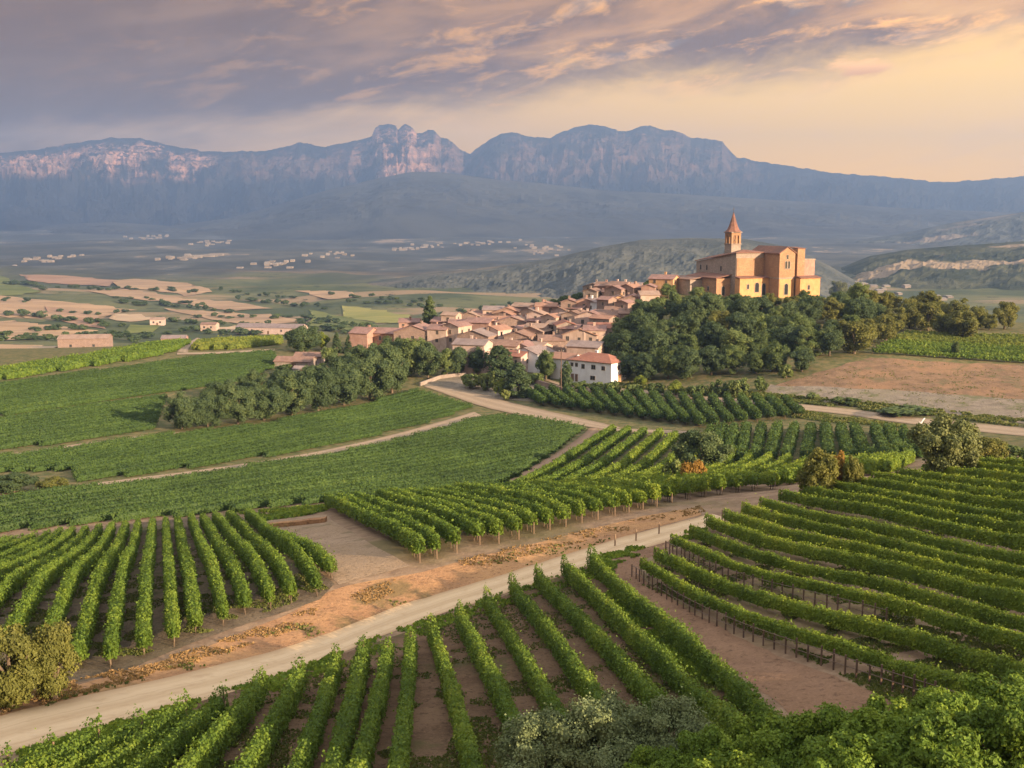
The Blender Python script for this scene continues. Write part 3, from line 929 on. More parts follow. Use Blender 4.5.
# ------------------------------------------------------------------ leaves
def quads(C, Nrm, size, rng, aspect=1.25):
    """leaf quads at C facing Nrm, turned at random"""
    n = len(C)
    Nrm = Nrm / (np.linalg.norm(Nrm, axis=1)[:, None] + 1e-9)
    r = rng.normal(size=(n, 3))
    T = r - Nrm * (r * Nrm).sum(1)[:, None]
    T /= np.linalg.norm(T, axis=1)[:, None] + 1e-9
    B = np.cross(Nrm, T)
    a = (size * aspect * 0.5)[:, None]; b = (size * 0.5)[:, None]
    fold = Nrm * (size * 0.12)[:, None]
    V = np.stack([C - T * a, C - B * b + fold, C + T * a, C + B * b + fold], 1).reshape(-1, 3)
    F = np.arange(4 * n).reshape(n, 4)
    return V, F


def hedge_mesh(name, path, rng, h, w, zb, dens, leaf, mat, end_lift=(0.0, 0.0), tip=(0.0, 0.0), sparse=0.0):
    """one row of trained vines along a world path: leaf cards round a lumpy inner body, standing on the ground"""
    seg = np.linalg.norm(np.diff(path, axis=0), axis=1)
    L = seg.sum()
    h = h * rng.uniform(0.92, 1.08); w = w * rng.uniform(0.88, 1.12)
    cum = np.concatenate([[0], np.cumsum(seg)])
    ph = rng.uniform(0, 500)

    def at(s):
        x = np.interp(s, cum, path[:, 0]); y = np.interp(s, cum, path[:, 1])
        e = 0.4
        dx = np.interp(s + e, cum, path[:, 0]) - np.interp(s - e, cum, path[:, 0])
        dy = np.interp(s + e, cum, path[:, 1]) - np.interp(s - e, cum, path[:, 1])
        q = np.sqrt(dx * dx + dy * dy) + 1e-9
        return x, y, dx / q, dy / q

    def shape(s):
        k = 0.74 + 0.36 * vnoise(s / 0.62 + ph, s * 0, 5) + 0.20 * (vnoise(s / 4.1 + ph, s * 0, 6) - 0.3)
        hh = h * (0.86 + 0.19 * vnoise(s / 0.66 + ph, s * 0 + 2.5, 7) + 0.13 * (vnoise(s / 6 + ph, s * 0, 8) - 0.5))
        hh = hh - 0.45 * h * np.clip((0.045 - vnoise(s / 1.5 + ph, s * 0 + 9.1, 37)) / 0.06, 0, 1)
        hh = hh + tip[0] * np.exp(-(s / 0.9) ** 2) + tip[1] * np.exp(-((L - s) / 0.9) ** 2)
        z0 = zb * (0.75 + 0.5 * vnoise(s / 1.2 + ph, s * 0, 9)) + end_lift[0] * np.exp(-(s / 1.5) ** 2) + end_lift[1] * np.exp(-((L - s) / 1.5) ** 2)
        ends = np.clip(np.minimum(s, L - s) / 0.5, 0.15, 1) ** 0.5
        return w * k * ends, hh, z0

    n = int(L * dens)
    s = rng.uniform(0, L, n)
    if sparse:
        s = s[vnoise(s / 2.2 + ph, s * 0, 31) > sparse * 0.5]
        n = len(s)
    a = rng.uniform(-0.18 * math.pi, 1.18 * math.pi, n)
    ww, hh, z0 = shape(s)
    rr = 1.0 - np.abs(rng.normal(0, 0.12, n)) + rng.exponential(0.09, n)
    ca, sa = np.cos(a), np.sin(a)
    ca = np.sign(ca) * np.abs(ca) ** 0.75
    off = ww * 0.5 * ca * rr
    mid = (hh + z0) * 0.5
    up = mid + (hh - z0) * 0.5 * np.sign(sa) * np.abs(sa) ** 0.8 * rr
    low = rng.uniform(0, 1, n) < 0.30                     # side leaves hang down to the lower edge
    up = np.where(low, z0 + (mid - z0) * rng.uniform(0, 1, n), up)
    shoot = rng.uniform(0, 1, n) < 0.012
    up = np.where(shoot, hh + rng.exponential(0.16, n), up)
    lump = (vnoise(s / 0.42 + ph, a * 2.0, 14) - 0.5) * 0.22
    x, y, tx, ty = at(s)
    nx, ny = -ty, tx
    off = off * (1 + lump)
    up = up * (1 + lump * 0.35)
    gx, gy = x + nx * off, y + ny * off
    gz = ground(x, y)
    C = np.stack([gx, gy, gz + up], 1)
    O = np.stack([nx * ca, ny * ca, 0.45 * sa + 0.25], 1) * 0.9 + rng.normal(size=(n, 3)) * 0.55
    size = leaf * rng.uniform(0.65, 1.35, n)
    V, F = quads(C, O, size, rng)
    tint = np.clip(rng.normal(0.41, 0.13, n) + (rng.normal(0, 0.11) if dens < 80 else rng.normal(0, 0.04)) + (vnoise(s / 0.75 + ph, s * 0, 15) - 0.5) * 0.40 + (vnoise(s / 9 + ph, s * 0, 16) - 0.5) * 0.22, 0, 1)
    # inner body
    m = max(3, int(L / 0.7))
    sb = np.linspace(0.3, L - 0.3, m)
    wb, hb, zb0 = shape(sb)
    wb = wb.copy(); wb[[0, -1]] *= 0.4; hb = hb.copy(); hb[[0, -1]] = hb[[0, -1]] * 0.45 + zb0[[0, -1]] * 0.55
    xb, yb, txb, tyb = at(sb)
    gb = ground(xb, yb)
    ring = [(-0.40, 0.06), (-0.43, 0.50), (-0.30, 0.86), (0.0, 0.93), (0.30, 0.86), (0.43, 0.50), (0.40, 0.06), (0.0, 0.02)]
    VB = []
    for cx, cz in ring:
        j = 1 + (vnoise(sb / 0.7 + ph, np.full(m, cx * 4 + cz * 7), 41) - 0.5) * 0.3
        VB.append(np.stack([xb - tyb * wb * cx * j * 0.86, yb + txb * wb * cx * j * 0.86, gb + zb0 + (hb - zb0) * cz * 0.95], 1))
    VB = np.array(VB).transpose(1, 0, 2).reshape(-1, 3)
    i = np.arange(m - 1)[:, None] * 8
    k = np.arange(8)[None]
    FB = np.stack([(i + k), (i + (k + 1) % 8), (i + 8 + (k + 1) % 8), (i + 8 + k)], -1).reshape(-1, 4)
    caps = np.array([[0, 1, 2, 3], [0, 3, 4, 7], [4, 5, 6, 7]])
    FB = np.concatenate([FB, caps[:, ::-1], caps + (m - 1) * 8])
    o = path[0].copy()
    V = np.concatenate([V, VB])
    org = np.array([o[0], o[1], float(ground(o[0], o[1]))])
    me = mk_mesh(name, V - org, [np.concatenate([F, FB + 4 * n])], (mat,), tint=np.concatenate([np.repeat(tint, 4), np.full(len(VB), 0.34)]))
    return me, org, L, at


ORD = ['first', 'second', 'third', 'fourth', 'fifth', 'sixth', 'seventh', 'eighth', 'ninth', 'tenth', 'eleventh', 'twelfth', 'thirteenth', 'fourteenth', 'fifteenth',
       'sixteenth', 'seventeenth', 'eighteenth', 'nineteenth', 'twentieth']
TENS = {20: ('twentieth', 'twenty'), 30: ('thirtieth', 'thirty'), 40: ('fortieth', 'forty'), 50: ('fiftieth', 'fifty'), 60: ('sixtieth', 'sixty'), 70: ('seventieth', 'seventy'), 80: ('eightieth', 'eighty'), 90: ('ninetieth', 'ninety')}


def ordinal(i):
    """0-based"""
    if i < 20:
        return ORD[i]
    t, r = divmod(i + 1, 10)
    return TENS[t * 10][0] if r == 0 else TENS[t * 10][1] + '-' + ORD[r - 1]


RNG = np.random.default_rng(7)


def vine_row(path, label, group, h, w, zb, dens, leaf, mat, posts=(), trunks=(), post_h=1.5, post_r=0.05, end_lift=(0, 0), tip=(0, 0), post_mat='post', sparse=0.0):
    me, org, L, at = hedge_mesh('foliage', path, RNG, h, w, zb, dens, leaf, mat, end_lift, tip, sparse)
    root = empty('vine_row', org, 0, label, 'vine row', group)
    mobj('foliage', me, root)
    def spot(s):
        s = s if s >= 0 else L + s
        x, y, tx, ty = at(np.array([min(max(s, 0.0), L)]))
        q = np.array([x[0], y[0], float(ground(x[0], y[0]))]) - org
        return q, (tx[0], ty[0])
    for s in posts:
        q, t = spot(s)
        MB().tube([(q[0], q[1], q[2] - 0.25), (q[0], q[1], q[2] + post_h)], [post_r, post_r * 0.9], 7).obj('post', M[post_mat], root)
    for s in trunks:
        q, t = spot(s)
        j = RNG.uniform(-0.08, 0.08, 4)
        MB().tube([(q[0], q[1], q[2] - 0.2), (q[0] + j[0], q[1] + j[1], q[2] + 0.4), (q[0] + j[2], q[1] + j[3], q[2] + 0.95)], [0.055, 0.045, 0.035], 6).obj('trunk', M['bark'], root)
    return root


def px_path(pts, n=60, ext=(0.0, 0.0), step=2.0):
    """photo polyline -> world path on the ground (plan points), optionally lengthened at its ends by metres"""
    P = cast(densify(pts, 3.0) if len(pts) == 2 else smooth_line(pts, n))[:, :2]
    if ext[0]:
        d = P[0] - P[min(6, len(P) - 1)]; P = np.concatenate([[P[0] + d / np.linalg.norm(d) * ext[0]], P])
    if ext[1]:
        d = P[-1] - P[max(-7, -len(P))]; P = np.concatenate([P, [P[-1] + d / np.linalg.norm(d) * ext[1]]])
    L = np.concatenate([[0], np.cumsum(np.linalg.norm(np.diff(P, axis=0), axis=1))])
    t = np.linspace(0, L[-1], max(2, int(L[-1] / step) + 1))
    P = np.stack([np.interp(t, L, P[:, 0]), np.interp(t, L, P[:, 1])], 1)
    if len(P) > 8:                                            # take the wobble of the sampling out
        Q = P.copy()
        for _ in range(6):
            Q[1:-1] = Q[1:-1] * 0.5 + (Q[:-2] + Q[2:]) * 0.25
        P = Q
    return P


def straight(a, b, step=2.0):
    P = cast([a, b])[:, :2]
    n = max(2, int(np.linalg.norm(P[1] - P[0]) / step) + 1)
    return P[0] + (P[1] - P[0]) * np.linspace(0, 1, n)[:, None]


# --- the steep block beside the bare plot: rows run away downhill
LEFT_ROWS = [((333, 581), (262, 530)), ((318, 598), (247, 514)), ((292, 605), (229, 514)), ((271, 611), (215, 516)), ((246, 616), (203, 517)), ((224, 628), (191, 518)), ((196, 637), (178, 520)),
             ((174, 648), (166, 521)), ((144, 659), (153, 521)), ((110, 671), (139, 523)), ((78, 672), (126, 525)), ((46, 662), (113, 526)), ((12, 650), (100, 528)),
             ((-22, 642), (87, 529)), ((-60, 634), (74, 531)), ((-70, 608), (62, 533)), ((-70, 591), (50, 535)), ((-70, 576), (38, 537)), ((-70, 563), (25, 539)), ((-70, 552), (8, 541))]
for i, (a, b) in enumerate(LEFT_ROWS):
    vine_row(straight(a, (b[0], b[1] + 8)), 'thick vine row running away downhill, %s from the bare earth plot' % ordinal(i), 'vine rows of the steep block above the two tan bushes',
             1.75, 0.82, 0.28, 260, 0.125, M['vine'], (), (0.35, 1.5) if i < 10 else (), end_lift=(0.35, 0), tip=(0.1, 0))

# --- the block between the road and the camera
LOW_ROWS = [[(590, 553), (622, 585), (700, 645), (782, 722)], [(563, 561), (604, 600), (655, 648), (730, 716)], [(536, 569), (590, 622), (646, 680)], [(511, 577), (556, 634), (600, 694)],
            [(486, 590), (522, 646), (560, 708)], [(459, 608), (494, 672), (528, 742)], [(431, 618), (455, 690), (478, 776)], [(411, 632), (407, 690), (396, 776)], [(388, 645), (376, 700), (354, 776)],
            [(364, 643), (351, 700), (330, 776)], [(337, 653), (318, 710), (292, 776)], [(301, 665), (276, 715), (238, 776)], [(263, 675), (226, 722), (178, 776)], [(225, 690), (180, 728), (120, 776)],
            [(188, 701), (140, 735), (78, 776)], [(144, 716), (98, 744), (44, 776)], [(102, 730), (60, 752), (16, 776)], [(57, 744), (20, 762), (-20, 784)], [(12, 757), (-20, 771), (-40, 780)]]
for i, p in enumerate(LOW_ROWS):
    p = [(x, y + 15 + (y - 553) * 0.085) for x, y in p]
    vine_row(px_path(p, ext=(0, 3.0)), 'vine row climbing from the pale road, %s from the curving brown track' % ordinal(i), 'vine rows below the pale gravel road',
             1.45, 0.70, 0.20, 350, 0.10, M['vine'], (0.1,), (0.5,) if i > 4 else (), post_h=1.5, tip=(0.45, 0))

# --- the terraced block on the slope across the track: rows follow the contours
RIGHT_START = [(641, 574), (655, 562), (672, 549), (690, 538), (706, 529), (724, 522), (742, 515), (760, 509), (779, 503), (800, 498), (824, 493), (848, 489), (872, 485), (896, 481), (922, 477), (950, 473), (980, 469)]
RIGHT_END = [745, 702, 672, 649, 628, 610, 594, 579, 564, 550, 537, 525, 514, 503, 493, 484, 476]
RIGHT_PATHS = []
for i, ((x0, y0), y1) in enumerate(zip(RIGHT_START, RIGHT_END)):
    x1 = 1075
    k = (y1 - y0)
    pts = []
    for t in np.linspace(0, 1, 7):
        x = x0 + (x1 - x0) * t
        g = t ** (0.80 if i < 8 else 0.95)
        y = y0 + k * g + math.sin(t * 6.3 + i * 0.30 + 0.6) * min(6.5, k * 0.06) * math.sin(math.pi * t)
        pts.append((x, y))
    P = px_path(pts, ext=(0, 20))
    RIGHT_PATHS.append(P)
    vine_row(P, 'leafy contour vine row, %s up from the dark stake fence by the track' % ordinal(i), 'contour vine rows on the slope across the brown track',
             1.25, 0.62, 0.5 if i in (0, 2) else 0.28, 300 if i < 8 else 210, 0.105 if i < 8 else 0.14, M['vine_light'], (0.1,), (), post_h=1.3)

# --- the block behind the road bank, rows end in bare stakes
MID_FRONT = [(420, 563), (437, 559), (457, 553), (480, 545), (499, 544), (519, 540), (534, 534), (550, 530), (566, 527), (582, 523), (598, 520), (615, 516), (629, 513), (643, 510), (657, 507), (672, 503),
             (690, 500), (706, 497.5), (722, 495.5), (740, 493), (757, 491.5), (775, 490)]
for i, (fx, fy) in enumerate(MID_FRONT):
    vx, vy = 193.0, 430.0
    t = 0.0
    for t in np.linspace(0, 0.8, 400):
        bx, by = fx + (vx - fx) * t, fy + (vy - fy) * t
        if by <= 509 - (bx - 323) * (0.078 if bx < 560 else 0.068):
            break
    vine_row(straight((fx, fy), (bx, by)), 'vine row ending in bare stakes above the orange bank, %s from the bare plot' % ordinal(i), 'vine rows above the orange earth bank of the road',
             2.0, 1.05, 0.62, 190, 0.18, M['vine'] if i < 12 else M['vine_light'], (0.05,), (0.9, 2.0), post_h=RNG.uniform(0.75, 1.15), post_r=0.045, end_lift=(0.1, 0))

# --- two blocks in the hollow
MR_TOP = [(614, 432), (629, 433), (645, 434), (661, 436), (676, 439), (690, 444), (704, 448), (718, 452), (735, 457), (752, 459), (770, 461), (788, 463)]
MR_BOT = [(516, 490), (540, 490), (563, 489), (587, 488), (610, 487), (632, 487), (654, 486), (676, 485), (696, 484), (716, 483), (738, 482), (762, 480)]
for i, (a, b) in enumerate(zip(MR_BOT, MR_TOP)):
    vine_row(straight(a, b, 3), 'vine row in the hollow, %s from the reddish path towards the orange shrub' % ordinal(i), 'vine rows in the hollow round the orange shrub',
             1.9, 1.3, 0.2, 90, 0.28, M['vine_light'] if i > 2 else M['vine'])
for i in range(8):
    f = i / 7
    vine_row(straight((772 + 112 * f, 487 - 13 * f), (806 + 104 * f, 466 - 4 * f), 3), 'vine row on the rise behind the tan-green shrub, %s from the stake-ended rows' % ordinal(i), 'vine rows behind the tan-green shrub',
             1.7, 1.2, 0.2, 90, 0.26, M['vine_light'])
B1_T = [(712, 434), (723, 433), (734, 433), (746, 432), (762, 431), (778, 431), (795, 431), (811, 431), (825, 431), (840, 432), (854, 432), (874, 433), (888, 434), (902, 436)]
B1_B = [(700, 462), (713, 463), (727, 464), (741, 464), (755, 463), (769, 463), (785, 463), (806, 462), (829, 462), (852, 463), (873, 463), (892, 462), (906, 460), (920, 458)]
for i, (a, b) in enumerate(zip(B1_B, B1_T)):
    vine_row(straight(a, b, 3), 'broad vine row fanning up to the country road, %s from the round dark bush' % ordinal(i), 'fanning vine rows below the brown field',
             2.3, 1.9, 0.15, 90, 0.34, M['vine_deep'])
for i in range(19):
    f = i / 18
    a = (545 + 255 * f, 407 + 22 * min(1, f * 1.6) - 11 * max(0, f - 0.62) / 0.38)
    b = (522 + 262 * f, 391 + 12 * f + 2.0 * math.sin(f * 3))
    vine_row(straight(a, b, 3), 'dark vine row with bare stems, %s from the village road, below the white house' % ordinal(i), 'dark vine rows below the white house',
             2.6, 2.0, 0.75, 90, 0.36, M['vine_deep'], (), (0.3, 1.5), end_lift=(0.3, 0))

# --- the field at the far end of the wood
for i in range(9):
    y0, y1 = 353.5 - 2.3 * i, 362 - 3.2 * i
    x0 = 872 + 4 * i
    vine_row(straight((x0, y0), (1160, y1 + 5), 4), 'vine row above the brown field, %s up from its bare lower edge' % ordinal(i), 'vine rows above the brown field',
             1.7, 1.7, 0.55 if i == 0 else 0.2, 55, 0.40, M['vine_yellow'] if i > 4 else M['vine'], (0.2, 9, 18, 27, 36) if i == 0 else (), (), post_h=1.0, post_r=0.09)


# --- the big dark fields of the valley floor
def field_rows(poly_px, dir_px, spacing, phrase, group, h, w, dens, leaf, mat, jitter=0.0):
    B = cast(densify(list(poly_px) + [poly_px[0]], 6)[:-1], 0, 425)[:, :2]
    D = cast(dir_px, 0, 425)[:, :2]
    d = (D[1] - D[0]) / np.linalg.norm(D[1] - D[0])
    nrm = np.array([-d[1], d[0]])
    if nrm[1] < 0:
        nrm = -nrm
    s = B @ nrm
    lines = np.arange(s.min() + spacing * 0.5, s.max(), spacing)
    k = 0
    for c in lines:
        t = []
        for i in range(len(B)):
            a, b = B[i] @ nrm - c, B[(i + 1) % len(B)] @ nrm - c
            if a * b < 0:
                q = B[i] + (B[(i + 1) % len(B)] - B[i]) * (a / (a - b))
                t.append(q @ d)
        t.sort()
        for a, b in zip(t[::2], t[1::2]):
            if b - a < 16:
                continue
            n = max(2, int((b - a) / 4) + 1)
            u = np.linspace(a + 0.8, b - 0.8, n)
            P = d[None] * u[:, None] + nrm[None] * c
            if jitter:
                P = P + nrm[None] * ((vnoise(u / 25, u * 0, 5) - 0.5) * jitter)[:, None]
            vine_row(P, 'vine row %s, %s from the near edge' % (phrase, ordinal(k)), group, h, w, 0.1, dens, leaf, mat)
            k += 1
    return k


N_ROWS = []
N_ROWS.append(field_rows([(-60, 508), (80, 491), (200, 477), (302, 462), (385, 446), (446, 430), (482, 418), (520, 417), (590, 429), (560, 454), (530, 472), (484, 493), (400, 500), (322, 504), (250, 511), (130, 521), (-60, 540)],
           [(100, 508), (520, 446)], 3.0, 'in the wide dark field beside the reddish path', 'vine rows of the wide dark field', 1.35, 1.3, 74, 0.21, M['vine_deep'], 2.0))
N_ROWS.append(field_rows([(-60, 468), (0, 459), (80, 449), (150, 439), (260, 427), (340, 412), (420, 391), (440, 397), (473, 407), (440, 420), (380, 436), (300, 453), (200, 468), (70, 484), (66, 472), (0, 474), (-60, 480)],
           [(60, 470), (420, 404)], 2.9, 'in the green strip between the two beige paths', 'vine rows between the two beige paths', 1.35, 1.3, 68, 0.22, M['vine_deep'], 1.5))
N_ROWS.append(field_rows([(-60, 430), (0, 420), (100, 406), (172, 394), (158, 432), (80, 441), (0, 452), (-60, 460)], [(0, 438), (160, 414)], 3.0, 'in the bright strip beside the long tree belt', 'vine rows beside the tree belt', 1.4, 1.5, 58, 0.25, M['vine_deep'], 1.0))
N_ROWS.append(field_rows([(-60, 396), (0, 386), (100, 372), (190, 358), (275, 352), (281, 366), (240, 382), (180, 391), (100, 403), (0, 417), (-60, 427)], [(0, 403), (250, 366)], 3.2, 'in the upper field below the yellowing crest', 'vine rows of the upper field', 1.4, 1.6, 56, 0.26, M['vine_deep'], 1.0))
N_ROWS.append(field_rows([(-60, 383), (0, 371), (90, 358), (190, 339), (197, 340), (176, 352), (140, 360), (60, 372), (0, 381), (-60, 391)], [(0, 376), (180, 346)], 3.0, 'on the crest that looks over the tan valley', 'vine rows on the crest', 2.2, 2.2, 30, 0.44, M['vine'], 0.5))
N_ROWS.append(field_rows([(203, 339), (240, 336), (284, 333), (284, 347), (230, 350), (190, 351)], [(195, 347), (280, 338)], 3.0, 'yellowing on the crest beside the big dark tree', 'yellowing vine rows on the crest', 2.2, 2.3, 30, 0.46, M['vine_yellow'], 0.5))
print('field rows', N_ROWS)


# ------------------------------------------------------------------ trees
ICO_V = []
_t = (1 + 5 ** 0.5) / 2
for a, b in ((-1, _t), (1, _t), (-1, -_t), (1, -_t)):
    ICO_V += [(a, b, 0)]
for a, b in ((-1, _t), (1, _t), (-1, -_t), (1, -_t)):
    ICO_V += [(0, a, b)]
for a, b in ((_t, -1), (_t, 1), (-_t, -1), (-_t, 1)):
    ICO_V += [(a, 0, b)]
ICO_V = np.array(ICO_V, float) / math.sqrt(1 + _t * _t)
ICO_F = np.array([(0, 11, 5), (0, 5, 1), (0, 1, 7), (0, 7, 10), (0, 10, 11), (1, 5, 9), (5, 11, 4), (11, 10, 2), (10, 7, 6), (7, 1, 8),
                  (3, 9, 4), (3, 4, 2), (3, 2, 6), (3, 6, 8), (3, 8, 9), (4, 9, 5), (2, 4, 11), (6, 2, 10), (8, 6, 7), (9, 8, 1)])


def crown_mesh(seed, rx, ry, z0, z1, nclump, nleaf, leaf, mat, form='round', clump=0.34, loose=1.0):
    rng = np.random.default_rng(seed)
    C, Rr = [], []
    zc, rz = (z0 + z1) / 2, (z1 - z0) / 2
    while len(C) < nclump:
        if form == 'round':
            d = rng.normal(size=3); d /= np.linalg.norm(d)
            r = rng.uniform(0.35, 1.0) ** 0.6
            cr = rng.uniform(0.7, 1.25) * clump * min(rx, rz)
            k = np.array([rx - cr * 0.8, ry - cr * 0.8, rz - cr * 0.8])
            p = d * r * k * rng.uniform(0.86, 1.12)
            if p[2] < 0:
                p[0] *= 1.0 + 0.25 * p[2] / rz; p[1] *= 1.0 + 0.25 * p[2] / rz
            p[2] += zc
        else:                                           # cone or column
            t = rng.uniform(0, 1) ** (1.25 if form == 'cone' else 1.0)
            prof = (1 - t) ** 0.85 + 0.05 if form == 'cone' else min(1.0, 0.75 + t * 1.5) * (1 - t ** 3.2) ** 0.6 + 0.05
            cr = clump * rx * (0.45 + 0.75 * prof) * rng.uniform(0.8, 1.2)
            an = rng.uniform(0, 2 * math.pi)
            q = rng.uniform(0.45, 1.0) ** 0.5
            p = np.array([math.cos(an) * rx * prof * q * 0.82, math.sin(an) * ry * prof * q * 0.82, z0 + (z1 - z0) * t])
        C.append(p); Rr.append(cr)
    C, Rr = np.array(C), np.array(Rr)
    w = Rr ** 2; w /= w.sum()
    ci = rng.choice(len(C), nleaf, p=w)
    d = rng.normal(size=(nleaf, 3))
    out = (C[ci] - np.array([0, 0, zc - rz * 0.3])) / np.array([rx, ry, rz])
    d = d + out * 1.0
    d /= np.linalg.norm(d, axis=1)[:, None]
    r = Rr[ci] * (1.0 - np.abs(rng.normal(0, 0.16, nleaf)) + rng.exponential(0.07 * loose, nleaf))
    lob = 1 + (vnoise(d[:, 0] * 2.5 + ci * 3.7, d[:, 1] * 2.5 + d[:, 2] * 2.1, seed) - 0.5) * 0.5
    P = C[ci] + d * (r * lob)[:, None] * np.array([1, 1, 0.9])
    P[:, 2] = np.maximum(P[:, 2], 0.05)
    N = d + rng.normal(size=(nleaf, 3)) * 0.55 + np.array([0, 0, 0.2])
    V, F = quads(P, N, leaf * rng.uniform(0.6, 1.4, nleaf), rng)
    ct = rng.normal(0, 0.10, len(C))
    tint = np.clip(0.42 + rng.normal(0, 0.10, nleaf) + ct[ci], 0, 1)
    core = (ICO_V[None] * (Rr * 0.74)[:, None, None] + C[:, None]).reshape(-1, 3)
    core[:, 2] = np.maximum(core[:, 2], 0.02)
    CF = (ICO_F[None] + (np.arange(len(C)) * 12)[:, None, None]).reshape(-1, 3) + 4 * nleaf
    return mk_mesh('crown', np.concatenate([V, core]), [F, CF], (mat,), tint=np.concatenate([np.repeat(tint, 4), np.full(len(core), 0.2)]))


def trunk_mesh(seed, h, r, zbranch, spread, limbs=4):
    rng = random.Random(seed)
    b = MB()
    lean = (rng.uniform(-0.15, 0.15), rng.uniform(-0.15, 0.15))
    b.tube([(0, 0, -0.5), (0, 0, 0.1), (lean[0] * 0.5, lean[1] * 0.5, zbranch), (lean[0], lean[1], h * 0.72)], [r * 1.35, r * 1.1, r * 0.85, r * 0.3], 7)
    for k in range(limbs):
        a = k * 6.283 / limbs + rng.uniform(-0.5, 0.5)
        e = spread * rng.uniform(0.5, 0.75)
        z = zbranch * rng.uniform(0.8, 1.3)
        b.tube([(lean[0] * 0.5, lean[1] * 0.5, z), (math.cos(a) * e * 0.5, math.sin(a) * e * 0.5, z + h * 0.18), (math.cos(a) * e, math.sin(a) * e, z + h * 0.36)], [r * 0.55, r * 0.4, r * 0.15], 6)
    return b.mesh('trunk', M['bark'])


PROTO = {}


def proto(kind, n, H, rx, z0, nclump, nleaf, leaf, mat, form='round', clump=0.36, loose=1.0, ry=None):
    PROTO[kind] = []
    for k in range(n):
        q = 1 + 0.12 * (k % 3 - 1)
        seed = sum(map(ord, kind)) * 31 + k * 7
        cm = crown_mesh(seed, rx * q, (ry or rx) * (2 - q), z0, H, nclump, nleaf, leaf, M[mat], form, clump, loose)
        tm = trunk_mesh(seed, H, 0.035 * H ** 0.85 + 0.06, max(0.25 * H, z0 * 0.7), rx, 4 if form == 'round' else 0)
        PROTO[kind].append((cm, tm, H, rx))


proto('dark', 5, 9.0, 4.4, 0.3, 46, 8500, 0.30, 'leaf_dark', clump=0.32)
proto('mid', 5, 9.0, 4.2, 0.3, 44, 8500, 0.29, 'leaf_mid', clump=0.32)
proto('tan', 3, 8.0, 3.6, 0.4, 36, 6500, 0.28, 'leaf_tan', clump=0.32)
proto('belt', 4, 9.5, 5.2, 0.0, 60, 13000, 0.25, 'leaf_dark', clump=0.27)
proto('conifer', 2, 9.5, 2.4, 0.3, 120, 7500, 0.28, 'leaf_dark', 'cone', 0.24)
proto('cypress', 2, 9.0, 1.9, 0.2, 60, 4200, 0.30, 'leaf_dark', 'column', 0.42)
proto('bush', 4, 2.6, 1.9, 0.05, 20, 1500, 0.26, 'leaf_mid')
proto('darkbush', 2, 6.0, 3.3, 0.1, 46, 9000, 0.20, 'leaf_dark', clump=0.28)
proto('olive', 2, 4.4, 1.75, 0.05, 46, 17000, 0.105, 'leaf_tan', clump=0.30, loose=1.5)
proto('bigolive', 2, 6.0, 4.2, 0.1, 60, 14000, 0.20, 'leaf_olive', clump=0.27, loose=1.4)
proto('tanbush', 3, 4.6, 2.7, 0.05, 42, 9000, 0.18, 'leaf_tan', clump=0.30, loose=1.4)
proto('orange', 1, 2.8, 1.9, 0.05, 24, 3600, 0.20, 'leaf_orange', loose=1.3)
proto('lime', 1, 3.4, 1.8, 0.3, 22, 2600, 0.22, 'leaf_lime', loose=1.3)
proto('silver', 3, 4.6, 2.6, 0.1, 60, 26000, 0.085, 'leaf_grey', clump=0.27, loose=1.9)
proto('bright', 4, 3.4, 2.2, 0.05, 80, 30000, 0.095, 'leaf_bright', clump=0.26, loose=1.2)
proto('valley', 4, 9.0, 4.6, 0.2, 18, 700, 1.0, 'leaf_dark')
TRNG = random.Random(11)


def put_tree(name, cat, kind, pos, H, label, group=None, wide=1.0, parts=True, sink=0.1):
    cm, tm, h0, rx = PROTO[kind][TRNG.randrange(len(PROTO[kind]))]
    s = H / h0
    if not parts:
        o = mobj(name, cm, None, (pos[0], pos[1], pos[2] - sink))
        root = tag(o, label, cat, group)
    else:
        root = empty(name, (pos[0], pos[1], pos[2] - sink), 0, label, cat, group)
        mobj('crown', cm, root)
        mobj('trunk', tm, root)
    root.rotation_euler = (0, 0, TRNG.uniform(0, 6.28))
    root.scale = (s * wide, s * wide, s)
    return root


def px_tree(name, cat, kind, px, py, hpx, label, group=None, wpx=None, dmin=0.0, parts=True):
    p = cast([(px, py)], dmin)[0]
    H = hpx * p[1] / F_PX
    wide = 1.0
    if wpx:
        _, _, h0, rx = PROTO[kind][0]
        wide = (wpx * p[1] / F_PX) / (2 * rx * H / h0)
    return put_tree(name, cat, kind, p, H, label, group, wide, parts)


